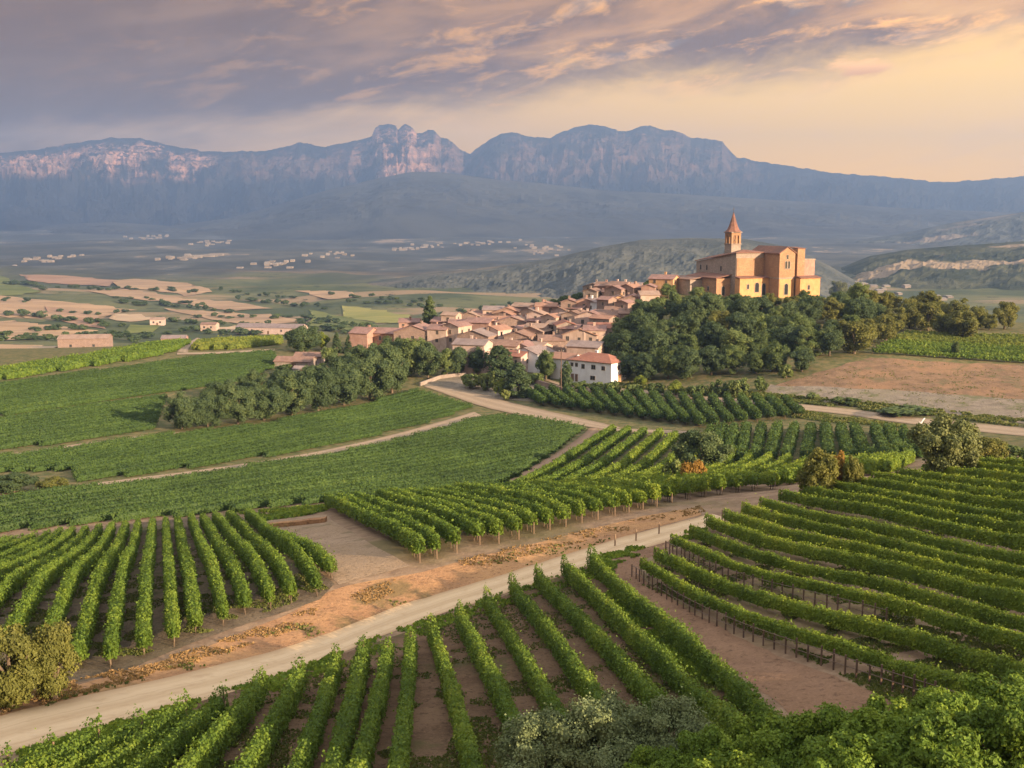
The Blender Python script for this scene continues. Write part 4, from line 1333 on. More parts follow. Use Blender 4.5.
# --- the wood on the hill below the church
RANKS = [  # name, list of base points (photo), crown height in photo pixels, spacing
    ('top edge', [(652, 313), (700, 311), (760, 311), (820, 309), (880, 312), (940, 319), (1008, 331)], 25, 17),
    ('second rank', [(640, 325), (700, 324), (770, 324), (850, 325), (900, 330), (965, 338)], 29, 17),
    ('third rank', [(622, 342), (690, 339), (760, 339), (830, 341), (905, 347)], 31, 19),
    ('fourth rank', [(612, 362), (680, 357), (750, 356), (815, 357), (868, 354)], 33, 20),
    ('fifth rank', [(622, 380), (690, 376), (750, 375), (808, 370)], 32, 22),
]
for name, line, hp, spc in RANKS:
    L = densify(line, 1.0)
    s = np.concatenate([[0], np.cumsum(np.linalg.norm(np.diff(L, axis=0), axis=1))])
    n = int(s[-1] / spc)
    for i in range(n + 1):
        q = (i + TRNG.uniform(-0.2, 0.2)) * spc
        x, y = np.interp(q, s, L[:, 0]), np.interp(q, s, L[:, 1]) + TRNG.uniform(-3, 3)
        along_wood = (x - 640) / 380
        r = TRNG.random()
        kind = 'tan' if r < (0.65 if x > 870 else 0.30 * max(0, along_wood)) + (0.05 if name == 'top edge' else 0) else ('mid' if r < 0.45 + 0.25 * along_wood else 'dark')  # tan and mid-green trees more frequent towards the far end
        look = {'tan': 'yellowing rounded tree', 'mid': 'green rounded tree', 'dark': 'dark green rounded tree'}[kind]
        h = hp * TRNG.uniform(0.74, 1.15)
        if x > 880:
            h *= 1.0
        if name == 'top edge' and x < 835:
            h *= 0.62
        px_tree('tree', 'tree', kind, x, y, h, '%s in the %s of the church wood, %s from the village' % (look, name, ordinal(i)), 'trees of the wood below the church', wpx=h * TRNG.uniform(0.95, 1.2))
for i, (x, y, h, w, k) in enumerate([(612, 393, 13, 20, 'bush'), (634, 394, 12, 18, 'bush'), (655, 395, 14, 22, 'bush'), (676, 395, 15, 20, 'lime'), (696, 397, 14, 22, 'bush'), (716, 396, 17, 22, 'bush'),
                                     (738, 396, 20, 26, 'bush'), (760, 392, 16, 20, 'bush'), (802, 368, 24, 20, 'mid'), (640, 386, 11, 16, 'lime'), (786, 378, 16, 18, 'bush')]):
    px_tree('shrub', 'shrub', k, x, y, h, 'low shrub along the wood edge above the country road, %s from the white house' % ordinal(i), 'shrubs along the foot of the wood', wpx=w)
for i, (x, y, h, w, k) in enumerate([(697, 303, 17, 20, 'mid'), (675, 306, 15, 22, 'bush'), (716, 303, 10, 20, 'bush'), (735, 303, 9, 22, 'bush'), (756, 305, 9, 20, 'bush'), (775, 305, 9, 18, 'tan'), (796, 306, 11, 20, 'bush'),
                                     (815, 306, 12, 18, 'bush'), (838, 300, 20, 18, 'tan'), (833, 306, 12, 20, 'bush'), (660, 309, 14, 20, 'bush')]):
    px_tree('shrub', 'shrub', k, x, y, h, 'shrub against the foot of the church, %s from its low brown side wing' % ordinal(i), 'shrubs at the foot of the church', wpx=w)

# --- the belt of dense trees between the dark fields and the village
BELT = [(182, 429, 38, 40), (208, 427, 39, 42), (238, 424, 42, 42), (264, 420, 41, 42), (292, 415, 44, 46), (318, 411, 45, 44), (344, 405, 48, 48), (370, 400, 52, 50), (392, 393, 50, 42)]
for i, (x, y, h, w) in enumerate(BELT):
    px_tree('tree', 'tree', 'belt', x, y, h, 'dense grey-green tree in the front of the long belt, %s from its low end' % ordinal(i), 'trees of the long belt below the village', wpx=w * 1.12)
BELT2 = [(222, 411, 33, 38), (254, 404, 35, 38), (286, 396, 33, 36), (312, 392, 32, 36), (340, 386, 34, 38), (366, 378, 36, 38), (388, 374, 38, 36), (410, 376, 40, 34), (428, 378, 38, 28), (447, 377, 30, 22), (458, 376, 32, 20)]
for i, (x, y, h, w) in enumerate(BELT2):
    px_tree('tree', 'tree', 'belt' if i < 7 else ('mid' if i % 2 else 'dark'), x, y, h, 'tree in the rear of the long belt, %s from its low end' % ordinal(i), 'trees of the long belt below the village', wpx=w * 1.15)
ONES = [
    ('tree', 'tree', 'mid', 452, 348, 13, 'small green tree between the two tall cream houses and the trees', 12),
    ('tree', 'tree', 'dark', 489, 345, 12, 'small dark tree in a courtyard behind the flat-topped hedge tree', 11),
    ('tree', 'tree', 'mid', 543, 349, 12, 'small green tree in a courtyard in the middle of the village', 12),
    ('tree', 'tree', 'dark', 574, 342, 12, 'small dark tree beside the grey stone tower house', 10),
    ('tree', 'tree', 'mid', 599, 331, 12, 'small green tree between roofs close to the wood', 12),
    ('tree', 'tree', 'dark', 612, 318, 11, 'small dark tree under the skyline houses', 11),
    ('tree', 'tree', 'dark', 303, 352, 27, 'big round dark tree standing on the crest before the tan valley', 36),
    ('tree', 'tree', 'lime', 322, 349, 17, 'yellow-green tree tucked beside the big round dark crest tree', 14),
    ('tree', 'tree', 'bush', 328, 366, 21, 'grey-green bushy tree beside the small brown roofed barn', 22),
    ('shrub', 'shrub', 'lime', 322, 374, 11, 'flat yellow-green shrub below the small brown roofed barn', 24),
    ('shrub', 'shrub', 'bush', 285, 374, 11, 'green shrub below the end of the brown roofed barn', 22),
    ('conifer', 'tree', 'conifer', 337, 353, 21, 'pointed dark conifer next to the pink end house', 13),
    ('conifer', 'tree', 'conifer', 349, 353, 18, 'shorter dark conifer touching the pink end house', 12),
    ('conifer', 'tree', 'conifer', 430, 333, 37, 'single tall pointed conifer standing above the village roofs', 22),
    ('tree', 'tree', 'dark', 478, 374, 28, 'dark tree in front of the pale pink village house', 24),
    ('tree', 'tree', 'cypress', 500, 378, 32, 'tall flat-topped dark hedge tree before the village roofs', 24),
    ('tree', 'tree', 'cypress', 518, 397, 34, 'broad dark columnar tree above the village road bend', 22),
    ('shrub', 'shrub', 'bush', 470, 388, 16, 'grey shrub at the wall of the village yard', 26),
    ('shrub', 'shrub', 'bush', 488, 391, 22, 'greyish shrub between the yard wall and the columnar tree', 22),
    ('tree', 'tree', 'lime', 501, 396, 18, 'small lime-green tree beside the village road', 16),
    ('shrub', 'shrub', 'bush', 506, 400, 12, 'low grey shrub under the small lime-green tree', 12),
    ('tree', 'tree', 'mid', 546, 380, 31, 'rounded green tree in front of the white house annex', 24),
    ('shrub', 'shrub', 'bush', 534, 383, 12, 'low dark shrub beneath the rounded green tree', 22),
    ('tree', 'tree', 'cypress', 566, 390, 29, 'narrow dark tree at the corner of the white house', 10),
    ('shrub', 'shrub', 'bush', 580, 389, 9, 'low shrub under the windows of the white house', 20),
    ('shrub', 'shrub', 'bush', 597, 391, 10, 'brownish shrub below the double window of the white house', 22),
    ('shrub', 'shrub', 'darkbush', 703, 473, 47, 'round dark green bush in the vine hollow', 58),
    ('shrub', 'shrub', 'bush', 672, 489, 32, 'green shrub beside the orange shrub in the hollow', 26),
    ('shrub', 'shrub', 'orange', 692, 489, 33, 'small orange shrub among the vines of the hollow', 32),
    ('shrub', 'shrub', 'tanbush', 817, 497, 56, 'large tan-green shrub on the top edge of the contour vines', 48),
    ('shrub', 'shrub', 'orange', 837, 492, 46, 'orange-tipped shrub behind the large tan-green shrub', 26),
    ('shrub', 'shrub', 'tanbush', 851, 492, 42, 'green and tan upright shrub beside the orange-tipped shrub', 24),
    ('tree', 'tree', 'bigolive', 944, 476, 66, 'wide olive-green tree behind the contour vines', 82),
    ('shrub', 'shrub', 'tanbush', 985, 467, 32, 'pale brownish shrub on the far side of the wide olive-green tree', 46),
    ('shrub', 'shrub', 'bush', 1010, 462, 20, 'low green shrub at the frame end of the contour vine top', 40),
    ('shrub', 'shrub', 'tanbush', 54, 492, 17, 'low dark reddish shrub at the end of the beige path', 36),
    ('shrub', 'shrub', 'darkbush', 14, 492, 20, 'low dark shrub beside the reddish one at the beige path', 48),
    ('shrub', 'shrub', 'olive', 12, 708, 100, 'tall tan bush by the road, the one cut by the picture edge', 70),
    ('shrub', 'shrub', 'olive', 55, 700, 92, 'tall tan bush by the road, in front of the vine rows', 56),
    ('shrub', 'shrub', 'bush', 905, 414, 9, 'low dark hedge shrub on the lower bank of the brown field', 60),
    ('shrub', 'shrub', 'bush', 845, 404, 8, 'low scrub bush where the brown field meets the country road', 30),
    ('shrub', 'shrub', 'bush', 812, 400, 8, 'small scrub bush at the corner of the brown field', 18),
    ('shrub', 'shrub', 'mid', 955, 357, 16, 'lone pale tree on the bare edge of the upper vines', 9),
    ('tree', 'tree', 'dark', 470, 322, 5, 'small dark tree among the far village roofs', 9),
    ('tree', 'tree', 'dark', 523, 326, 12, 'dark tree clump between the pink village roofs', 16),
    ('tree', 'tree', 'dark', 536, 326, 11, 'second dark tree between the pink village roofs', 14),
    ('tree', 'tree', 'dark', 552, 311, 13, 'dark tree on the skyline directly beside the thin white mast', 16),
    ('tree', 'tree', 'dark', 565, 309, 14, 'dark tree on the skyline between the mast and the grey stone house', 18),
    ('tree', 'tree', 'dark', 578, 307, 15, 'dark tree on the skyline touching the square grey stone house', 20),
    ('tree', 'tree', 'mid', 649, 296, 17, 'green tree between the orange upper houses', 14),
    ('tree', 'tree', 'mid', 668, 298, 15, 'green tree below the orange house with windows', 18),
]
for nm, ct, k, x, y, h, lab, w in ONES:
    px_tree(nm, ct, k, x, y, h, lab, None, w, dmin=0.0)

# --- close shrubs at the lower edge
for i, (x, y, h, w, k, lab) in enumerate([
        (545, 806, 108, 122, 'silver', 'grey-green olive shrub at the foot of the low vine rows, lower lobe'),
        (610, 802, 124, 136, 'silver', 'widest silvery olive shrub between the low vine rows and the bright bushes'),
        (668, 795, 112, 116, 'silver', 'silvery olive shrub next to the end of the brown track')]):
    px_tree('olive_shrub', 'shrub', k, x, y, h, lab, None, w)
for i, (x, y, h, w) in enumerate([(662, 822, 78, 96), (712, 812, 84, 108), (770, 806, 92, 116), (830, 800, 98, 122), (886, 790, 94, 122), (942, 775, 88, 122), (1000, 758, 84, 124), (1048, 740, 76, 116),
                                  (748, 850, 100, 130), (850, 842, 110, 140), (940, 830, 120, 150), (1020, 815, 125, 150)]):
    px_tree('leafy_bush', 'shrub', 'bright', x, y, h * 1.13, 'bright green leafy bush, %s of the mass beyond the silvery shrubs' % ordinal(i), 'bright leafy bushes at the lower corner', wpx=w)

# --- trees and hedgerows far out in the valley
VT = [([(0, 316), (40, 318), (90, 323), (125, 327)], 13, 7), ([(0, 342), (40, 340), (80, 337), (118, 333)], 9, 7), ([(118, 304), (170, 306), (230, 314)], 12, 5), ([(60, 288), (100, 290), (135, 289)], 10, 4),
      ([(235, 300), (290, 305), (330, 309)], 12, 5), ([(160, 322), (230, 326), (275, 326)], 11, 5), ([(112, 340), (124, 336), (135, 342), (150, 338)], 5, 9), ([(215, 290), (260, 297), (300, 298)], 9, 4),
      ([(300, 322), (340, 325), (375, 330)], 12, 6), ([(440, 318), (470, 312), (500, 308), (545, 302)], 12, 5), ([(0, 283), (30, 286), (50, 290)], 7, 5), ([(60, 312), (90, 315), (130, 312)], 6, 5),
      ([(170, 333), (200, 331), (214, 337)], 5, 6), ([(345, 301), (400, 305), (440, 308)], 10, 4), ([(30, 303), (0, 300)], 4, 4), ([(110, 297), (160, 301), (215, 307)], 9, 4), ([(190, 317), (250, 319), (330, 318)], 12, 5), ([(20, 332), (70, 331), (110, 327)], 7, 6), ([(225, 335), (255, 336), (285, 331)], 7, 7), ([(150, 291), (200, 293)], 6, 4), ([(330, 296), (390, 299), (430, 303)], 9, 4), ([(0, 335), (30, 337), (60, 341)], 6, 6), ([(300, 328), (330, 331), (352, 334)], 6, 8)]
j = 0
for line, n, hp in VT:
    Lp = densify(line, 1.0)
    for k in range(n):
        q = Lp[min(len(Lp) - 1, int((k + TRNG.uniform(0, 0.9)) / n * len(Lp)))]
        px_tree('valley_tree', 'tree', 'valley', q[0] + TRNG.uniform(-4, 4), q[1] + TRNG.uniform(-1.2, 1.2), hp * TRNG.uniform(0.6, 1.2),
                'small dark tree in the hedgerows between the tan fields of the valley', 'hedgerow trees far out in the valley', hp * TRNG.uniform(1.2, 2.4), dmin=600, parts=False)
        j += 1


# ------------------------------------------------------------------ buildings
def stone_mat(name, a, b, c, scale=1.1, brick=False):
    m, t, p = new_mat(name)
    v = pos_vec(t, True)
    n = t.noise(v, 0.5, 6, 0.65)
    col = t.mix(t.sstep(n, 0.36, 0.66), a, b)
    if brick:
        vo = t.n('ShaderNodeTexVoronoi', feature='F1'); t.l(t.mapping(v, scale=(1, 1, 1.7)), vo.inputs['Vector']); vo.inputs['Scale'].default_value = 1.9
        sp = t.n('ShaderNodeSeparateColor'); t.l(vo.outputs['Color'], sp.inputs[0])
        col = t.mix(t.m('MULTIPLY', sp.outputs[0], 0.5), col, c)
        col = t.mix(t.m('MULTIPLY', t.sstep(vo.outputs['Distance'], 0.33, 0.52), 0.4), col, tuple(k * 0.6 for k in a))
    else:
        st = t.noise(t.mapping(v, scale=(1.6, 1.6, 0.35)), 0.9, 5, 0.6)
        col = t.mix(t.m('MULTIPLY', t.sstep(st, 0.52, 0.68), 0.6), col, c)
    t.l(col, p.inputs['Base Color'])
    p.inputs['Roughness'].default_value = 0.9
    bump(t, p, n, 0.3, 0.08)
    return m


def tile_mat(name, a, b, c):
    m, t, p = new_mat(name)
    v = pos_vec(t, True)
    wv = t.n('ShaderNodeTexWave', wave_type='BANDS', bands_direction='X'); t.l(v, wv.inputs['Vector'])
    wv.inputs['Scale'].default_value = 1.1; wv.inputs['Distortion'].default_value = 0.6
    n = t.noise(v, 0.9, 6, 0.68)
    n2 = t.noise(v, 0.22, 4, 0.6)
    col = t.mix(t.sstep(n, 0.34, 0.66), a, b)
    col = t.mix(t.m('MULTIPLY', t.sstep(n2, 0.48, 0.62), 0.65), col, c)
    col = t.mix(t.m('MULTIPLY', wv.outputs['Fac'], 0.25), col, tuple(k * 0.6 for k in a))
    t.l(col, p.inputs['Base Color'])
    bump(t, p, t.m('ADD', wv.outputs['Fac'], n), 0.5, 0.08)
    return m


WALL = {
    'pink': stone_mat('pink_plaster', (0.288, 0.176, 0.144), (0.360, 0.234, 0.194), (0.225, 0.144, 0.122)),
    'salmon': stone_mat('salmon_stone', (0.324, 0.184, 0.131), (0.396, 0.239, 0.171), (0.252, 0.149, 0.113), brick=True),
    'cream': stone_mat('cream_plaster', (0.363, 0.274, 0.228), (0.458, 0.357, 0.307), (0.277, 0.209, 0.178)),
    'rose': stone_mat('pale_rose_plaster', (0.408, 0.307, 0.278), (0.505, 0.399, 0.360), (0.311, 0.233, 0.210)),
    'grey': stone_mat('grey_stone', (0.25, 0.21, 0.185), (0.34, 0.29, 0.255), (0.20, 0.165, 0.15), brick=True),
    'stone': stone_mat('tawny_stone', (0.257, 0.187, 0.157), (0.347, 0.253, 0.217), (0.198, 0.143, 0.127), brick=True),
    'orange': stone_mat('ochre_plaster', (0.432, 0.261, 0.140), (0.504, 0.324, 0.180), (0.360, 0.207, 0.113)),
    'white': stone_mat('whitewash', (0.60, 0.62, 0.66), (0.68, 0.70, 0.74), (0.54, 0.55, 0.57)),
    'church': stone_mat('church_stone', (0.330, 0.193, 0.113), (0.430, 0.259, 0.153), (0.260, 0.155, 0.099), brick=True),
    'church_grey': stone_mat('grey_church_stone', (0.28, 0.23, 0.195), (0.37, 0.305, 0.26), (0.22, 0.18, 0.155), brick=True),  # grey of the shaded nave side is put into this stone colour
    'church_plaster': stone_mat('ochre_church_plaster', (0.430, 0.239, 0.111), (0.520, 0.300, 0.143), (0.360, 0.196, 0.094)),
}
ROOF = {
    'church': tile_mat('old_church_tiles', (0.175, 0.088, 0.066), (0.25, 0.13, 0.095), (0.13, 0.08, 0.065)),
    'rosy': tile_mat('rosy_tiles', (0.207, 0.124, 0.111), (0.301, 0.189, 0.168), (0.156, 0.107, 0.096)),
    'brown': tile_mat('brown_tiles', (0.188, 0.116, 0.091), (0.273, 0.176, 0.139), (0.150, 0.107, 0.091)),
    'red': tile_mat('red_tiles', (0.235, 0.105, 0.076), (0.311, 0.147, 0.105), (0.185, 0.092, 0.076)),
    'orange': tile_mat('orange_tiles', (0.273, 0.153, 0.111), (0.348, 0.204, 0.148), (0.207, 0.124, 0.096)),
    'grey': tile_mat('grey_tiles', (0.197, 0.155, 0.151), (0.269, 0.218, 0.210), (0.160, 0.126, 0.122)),
    'tan': tile_mat('tan_tiles', (0.263, 0.185, 0.148), (0.338, 0.245, 0.196), (0.207, 0.143, 0.115)),
}
M['pane'], _t1, _p1 = new_mat('dark_window_glass')
_p1.inputs['Base Color'].default_value = (0.025, 0.028, 0.032, 1); _p1.inputs['Roughness'].default_value = 0.15; _p1.inputs['Specular IOR Level'].default_value = 0.5
M['frame'] = noisy('window_frame', (0.24, 0.19, 0.15), (0.32, 0.26, 0.21), 3.0, True)
M['wood'] = noisy('door_wood', (0.11, 0.065, 0.04), (0.17, 0.105, 0.065), 3.0, True, stretch=(2, 2, 0.3))
M['white_paint'] = noisy('white_paint', (0.70, 0.70, 0.70), (0.78, 0.78, 0.77), 2.0, True, 0.6)
M['turquoise'] = noisy('turquoise_paint', (0.16, 0.36, 0.35), (0.22, 0.44, 0.42), 2.0, True, 0.6)
M['metal'] = noisy('grey_metal', (0.28, 0.28, 0.29), (0.36, 0.36, 0.37), 2.0, True, 0.5)
M['iron'] = noisy('dark_iron', (0.04, 0.04, 0.045), (0.07, 0.07, 0.075), 2.0, True, 0.6)
HR = random.Random(5)


def wall_mesh(w, d, h, rise, hip, base=3.5):
    """walls with gable ends (ridge along x) as one prism, standing into the slope"""
    b = MB()
    x, y = w / 2, d / 2
    V = [(-x, -y, -base), (x, -y, -base), (x, y, -base), (-x, y, -base), (-x, -y, h), (x, -y, h), (x, y, h), (-x, y, h)]
    F = [(0, 1, 5, 4), (2, 3, 7, 6), (3, 2, 1, 0)]
    if hip or rise <= 0:
        F += [(1, 2, 6, 5), (3, 0, 4, 7), (4, 5, 6, 7)]
    else:
        V += [(-x, 0, h + rise), (x, 0, h + rise)]
        F += [(1, 2, 6, 9, 5), (3, 0, 4, 8, 7), (4, 5, 9, 8), (6, 7, 8, 9)]
    return b.add(V, F)


def roof_mesh(w, d, h, rise, hip, over=0.35, th=0.16):
    b = MB()
    x, y = w / 2 + over, d / 2 + over
    k = rise / (d / 2)
    ze = h - over * k + 0.03
    zr = h + rise + 0.03
    rx = x - min(x * 0.55, y) if hip else x
    V = []
    for dz in (0, th):
        V += [(-x, -y, ze + dz), (x, -y, ze + dz), (x, y, ze + dz), (-x, y, ze + dz), (-rx, 0, zr + dz), (rx, 0, zr + dz)]
    F = [(0, 1, 5, 4)[::-1], (2, 3, 4, 5)[::-1], (6, 7, 11, 10), (8, 9, 10, 11), (0, 1, 7, 6), (2, 3, 9, 8)]
    if hip:
        F += [(1, 2, 5)[::-1], (3, 0, 4)[::-1], (7, 8, 11), (9, 6, 10), (1, 2, 8, 7), (3, 0, 6, 9)]
    else:
        F += [(1, 2, 8, 11, 7), (3, 0, 6, 10, 9), (1, 5, 2), (3, 4, 0)]
        F = F[:6] + [(1, 5, 11, 7), (5, 2, 8, 11), (3, 4, 10, 9), (4, 0, 6, 10)]
    return b.add(V, F)


def opening(root, kind, face, a, z, ww, hh, w, d, frame='frame', arch=False):
    """a window or door on the front (-y), the side (+x) or the other side (-x) of a house"""
    fr, gl = MB(), MB()
    e = 0.09 if kind == 'window' else 0.12
    def place(b, u0, u1, z0, z1, p0, p1):
        if face == 'front':
            b.box(u0, u1, -d / 2 - p1, -d / 2 - p0, z0, z1)
        elif face == 'side':
            b.box(w / 2 + p0, w / 2 + p1, u0, u1, z0, z1)
        else:
            b.box(-w / 2 - p1, -w / 2 - p0, u0, u1, z0, z1)
    u0, u1, z0, z1 = a - ww / 2, a + ww / 2, z, z + hh
    for q in ((u0 - e, u0, z0 - e, z1 + e), (u1, u1 + e, z0 - e, z1 + e), (u0, u1, z1, z1 + e), (u0, u1, z0 - e, z0)):
        place(fr, *q, -0.05, 0.06)
    if kind == 'window':
        place(fr, a - 0.03, a + 0.03, z0, z1, -0.05, 0.045)
    o = fr.obj(kind, M[frame], root)
    place(gl, u0, u1, z0, z1, -0.05, 0.02)
    gl.obj('pane' if kind == 'window' else 'panel', M['pane'] if kind == 'window' else M['wood'], o)
    return o


def house(name, cat, label, pos, w, d, h, rot, wall, roof, rise=None, hip=False, wins=(), chimney=None, group=None, flat=False):
    root = empty(name, pos, rad(rot), label, cat, group)
    rise = rise if rise is not None else d / 2 * 0.34
    wall_mesh(w, d, h, rise, hip).obj('wall', WALL[wall], root)
    r = roof_mesh(w, d, h, rise, hip).obj('roof', ROOF[roof], root)
    for q in wins:
        opening(root, *q, w, d)
    if chimney:
        cx, cy = chimney
        zt = h + rise * (1 - abs(cy) / (d / 2))
        b = MB(); b.box(cx - 0.35, cx + 0.35, cy - 0.3, cy + 0.3, zt - 0.5, zt + 1.1); b.box(cx - 0.45, cx + 0.45, cy - 0.4, cy + 0.4, zt + 1.1, zt + 1.22)
        b.obj('chimney', WALL[wall], r)
    return root


def auto_wins(w, d, h, faces=('front', 'side')):
    out = []
    for fc in faces:
        L = w if fc == 'front' else d
        n = max(1, int(L / 3.6))
        for fl in range(1 + (h > 5.2)):
            z = h - 2.0 - 2.7 * fl
            for k in range(n):
                if HR.random() < 0.25:
                    continue
                a = (k + 0.5) / n * L - L / 2 + HR.uniform(-0.35, 0.35)
                out.append(('window', fc, a, z, HR.uniform(0.75, 1.05), HR.uniform(1.1, 1.4)))
    return out


HOUSES = [  # photo x and y of the base, width, depth, height, turn, wall, roof, hip, label
    (365, 351, 8, 11, 6.2, -12, 'pink', 'rosy', False, 'pink end house of the village beside the dark conifers'),
    (391, 349, 18, 10, 5.6, 16, 'salmon', 'rosy', False, 'long salmon stone house running back from the pink end house'),
    (418, 350, 16, 13, 6.4, 8, 'stone', 'rosy', False, 'house with a large rosy roof under the single tall conifer'),
    (410, 333, 9, 8, 4.6, 10, 'pink', 'rosy', False, 'small pink house with a pale chimney behind the large rosy roof'),
    (441, 351, 8, 9, 8.2, -6, 'cream', 'rosy', False, 'tall cream house beside the large rosy roof'),
    (457, 350, 8, 9, 8.0, -4, 'cream', 'rosy', False, 'tall cream house next to the pale rose one with the grey roof'),
    (473, 371, 12, 9, 8.2, -6, 'rose', 'grey', False, 'pale rose house with a grey roof behind the dark tree'),
    (478, 356, 13, 10, 6.6, 4, 'stone', 'grey', False, 'house with a broad grey-brown roof above the pale rose house'),
    (497, 352, 8, 8, 8.0, -10, 'rose', 'orange', False, 'narrow tall pale rose house with an orange roof'),
    (505, 366, 13, 9, 6.8, 6, 'cream', 'brown', False, 'cream house with a brown roof behind the flat-topped hedge tree'),
    (520, 354, 10, 9, 6.0, -8, 'stone', 'brown', False, 'house with a dark brown roof under the pale rose tower house'),
    (517, 371, 9, 8, 4.8, -4, 'rose', 'red', False, 'low pinkish house with a dark red roof above the columnar tree'),
    (533, 368, 12, 10, 4.6, -4, 'white', 'grey', False, 'pale house with a mauve-grey roof near the village road'),
    (536, 349, 11, 9, 6.6, 6, 'stone', 'tan', False, 'stone house with a tan roof in the middle of the village'),
    (552, 356, 10, 9, 5.8, 12, 'stone', 'brown', False, 'brown-roofed stone house beside the grey tower house'),
    (565, 348, 8, 8, 7.6, 14, 'grey', 'red', False, 'plain grey stone tower house with a thin red roof edge'),
    (583, 351, 13, 11, 5.8, 10, 'cream', 'orange', False, 'house with a broad lit orange roof beside the grey tower house'),
    (587, 365, 12, 9, 5.8, 6, 'cream', 'grey', False, 'pale cream house directly behind the white house'),
    (604, 343, 12, 9, 4.8, 6, 'cream', 'red', False, 'house with a red roof on the edge of the wood'),
    (561, 335, 9, 8, 5.0, 20, 'orange', 'red', False, 'small house with a bright ochre lit wall in mid village'),
    (549, 334, 14, 11, 5.2, 14, 'pink', 'rosy', False, 'house with a wide rosy pyramid roof next to the ochre lit wall'),
    (576, 335, 9, 9, 7.2, 4, 'cream', 'brown', False, 'tall pale house with a blank gable above the broad orange roof'),
    (592, 334, 12, 10, 6.0, 8, 'rose', 'rosy', False, 'rose house with a rosy roof behind the red-roofed house'),
    (611, 330, 12, 9, 5.2, -14, 'cream', 'brown', False, 'cream house with a slanting brown roof at the upper wood edge'),
    (577, 321, 9, 8, 5.0, 4, 'grey', 'rosy', False, 'small grey house with a rosy roof below the skyline trees'),
    (564, 323, 8, 8, 4.6, -6, 'rose', 'brown', False, 'small rose house between the rosy pyramid roof and the skyline trees'),
    (600, 316, 11, 8, 4.8, 4, 'white', 'grey', False, 'whitish house with a grey roof below the square grey stone house'),
    (620, 323, 12, 9, 4.6, 10, 'stone', 'brown', False, 'brown-roofed house below the orange lit terrace house'),
    (637, 325, 14, 9, 4.4, 10, 'stone', 'brown', False, 'long brown-roofed house at the top of the wood'),
    (595, 302, 9, 9, 6.6, 16, 'grey', 'grey', False, 'square grey stone house at the low end of the skyline group'),
    (608, 301, 10, 9, 5.6, 4, 'pink', 'brown', False, 'reddish-brown skyline house next to the square grey stone house'),
    (620, 301, 9, 9, 6.4, -6, 'rose', 'brown', False, 'narrow rose house in the middle of the skyline group'),
    (618, 312, 10, 8, 4.8, 12, 'orange', 'brown', False, 'terrace house with an orange lit wall below the skyline group'),
    (633, 311, 11, 9, 4.6, 8, 'stone', 'rosy', False, 'stone house between the two lit houses below the skyline'),
    (648, 309, 8, 8, 5.4, 14, 'cream', 'tan', False, 'bright cream lit house at the upper end of the village'),
    (637, 292, 20, 9, 5.6, 12, 'orange', 'orange', False, 'long orange lit house on the crest of the village'),
    (664, 294, 11, 9, 6.2, 10, 'orange', 'rosy', False, 'orange house with windows nearest to the church'),
    (632, 299, 9, 8, 5.0, 4, 'rose', 'grey', False, 'rose house under the long orange lit house'),
    (513, 336, 12, 9, 5.2, 8, 'stone', 'rosy', False, 'rosy-roofed house above the tan-roofed stone house in mid village'),
    (530, 334, 10, 8, 5.0, -6, 'pink', 'rosy', False, 'pink house beside the dark tree clump between the roofs'),
    (497, 335, 12, 9, 5.2, 10, 'stone', 'orange', False, 'house with a warm orange roof above the pale rose tower'),
    (481, 338, 11, 9, 5.6, 4, 'pink', 'rosy', False, 'rosy house with a chimney in the back of the village'),
    (463, 336, 12, 9, 5.0, 12, 'stone', 'rosy', False, 'rosy-roofed house behind the two tall cream houses'),
    (446, 334, 10, 9, 4.8, 6, 'pink', 'rosy', False, 'pink house at the back beside the single tall conifer'),
    (471, 328, 12, 8, 4.4, 8, 'stone', 'tan', False, 'far house with a tan roof on the back edge of the village'),
    (489, 326, 12, 8, 4.4, -4, 'pink', 'rosy', False, 'far rosy house on the back edge of the village'),
    (508, 325, 13, 8, 4.6, 6, 'stone', 'orange', False, 'far orange-roofed house beside the dark tree clump'),
    (527, 317, 12, 8, 4.2, 8, 'stone', 'tan', False, 'far tan-roofed house below the thin white mast'),
    (545, 317, 11, 8, 4.4, 4, 'pink', 'rosy', False, 'far rosy house at the foot of the thin white mast'),
]
hb = cast([(a[0], a[1]) for a in HOUSES])
for (x, y, w, d, h, rot, wl, rf, hip, lab), p in zip(HOUSES, hb):
    w, d = w * 0.86, d * 0.88
    ch = (HR.uniform(-w / 3, w / 3), HR.uniform(-d / 4, d / 4)) if HR.random() < 0.75 or 'chimney' in lab else None
    turn = HR.uniform(-16, 16)
    if w < 14 and HR.random() < 0.38:                      # gable end towards the valley
        w, d, turn = d * 1.05, w, turn + HR.choice((-90, 90))
        if turn + rot < -45:
            turn += 180
        house('house', 'house', lab, p, w, d, h * HR.uniform(0.92, 1.1), rot - 22 + turn, wl, rf, None, hip, auto_wins(w, d, h, ('front', 'back')), ch, 'houses of the hill village')
    else:
        house('house', 'house', lab, p, w, d, h * HR.uniform(0.92, 1.1), rot - 22 + turn, wl, rf, None, hip, auto_wins(w, d, h), ch, 'houses of the hill village')

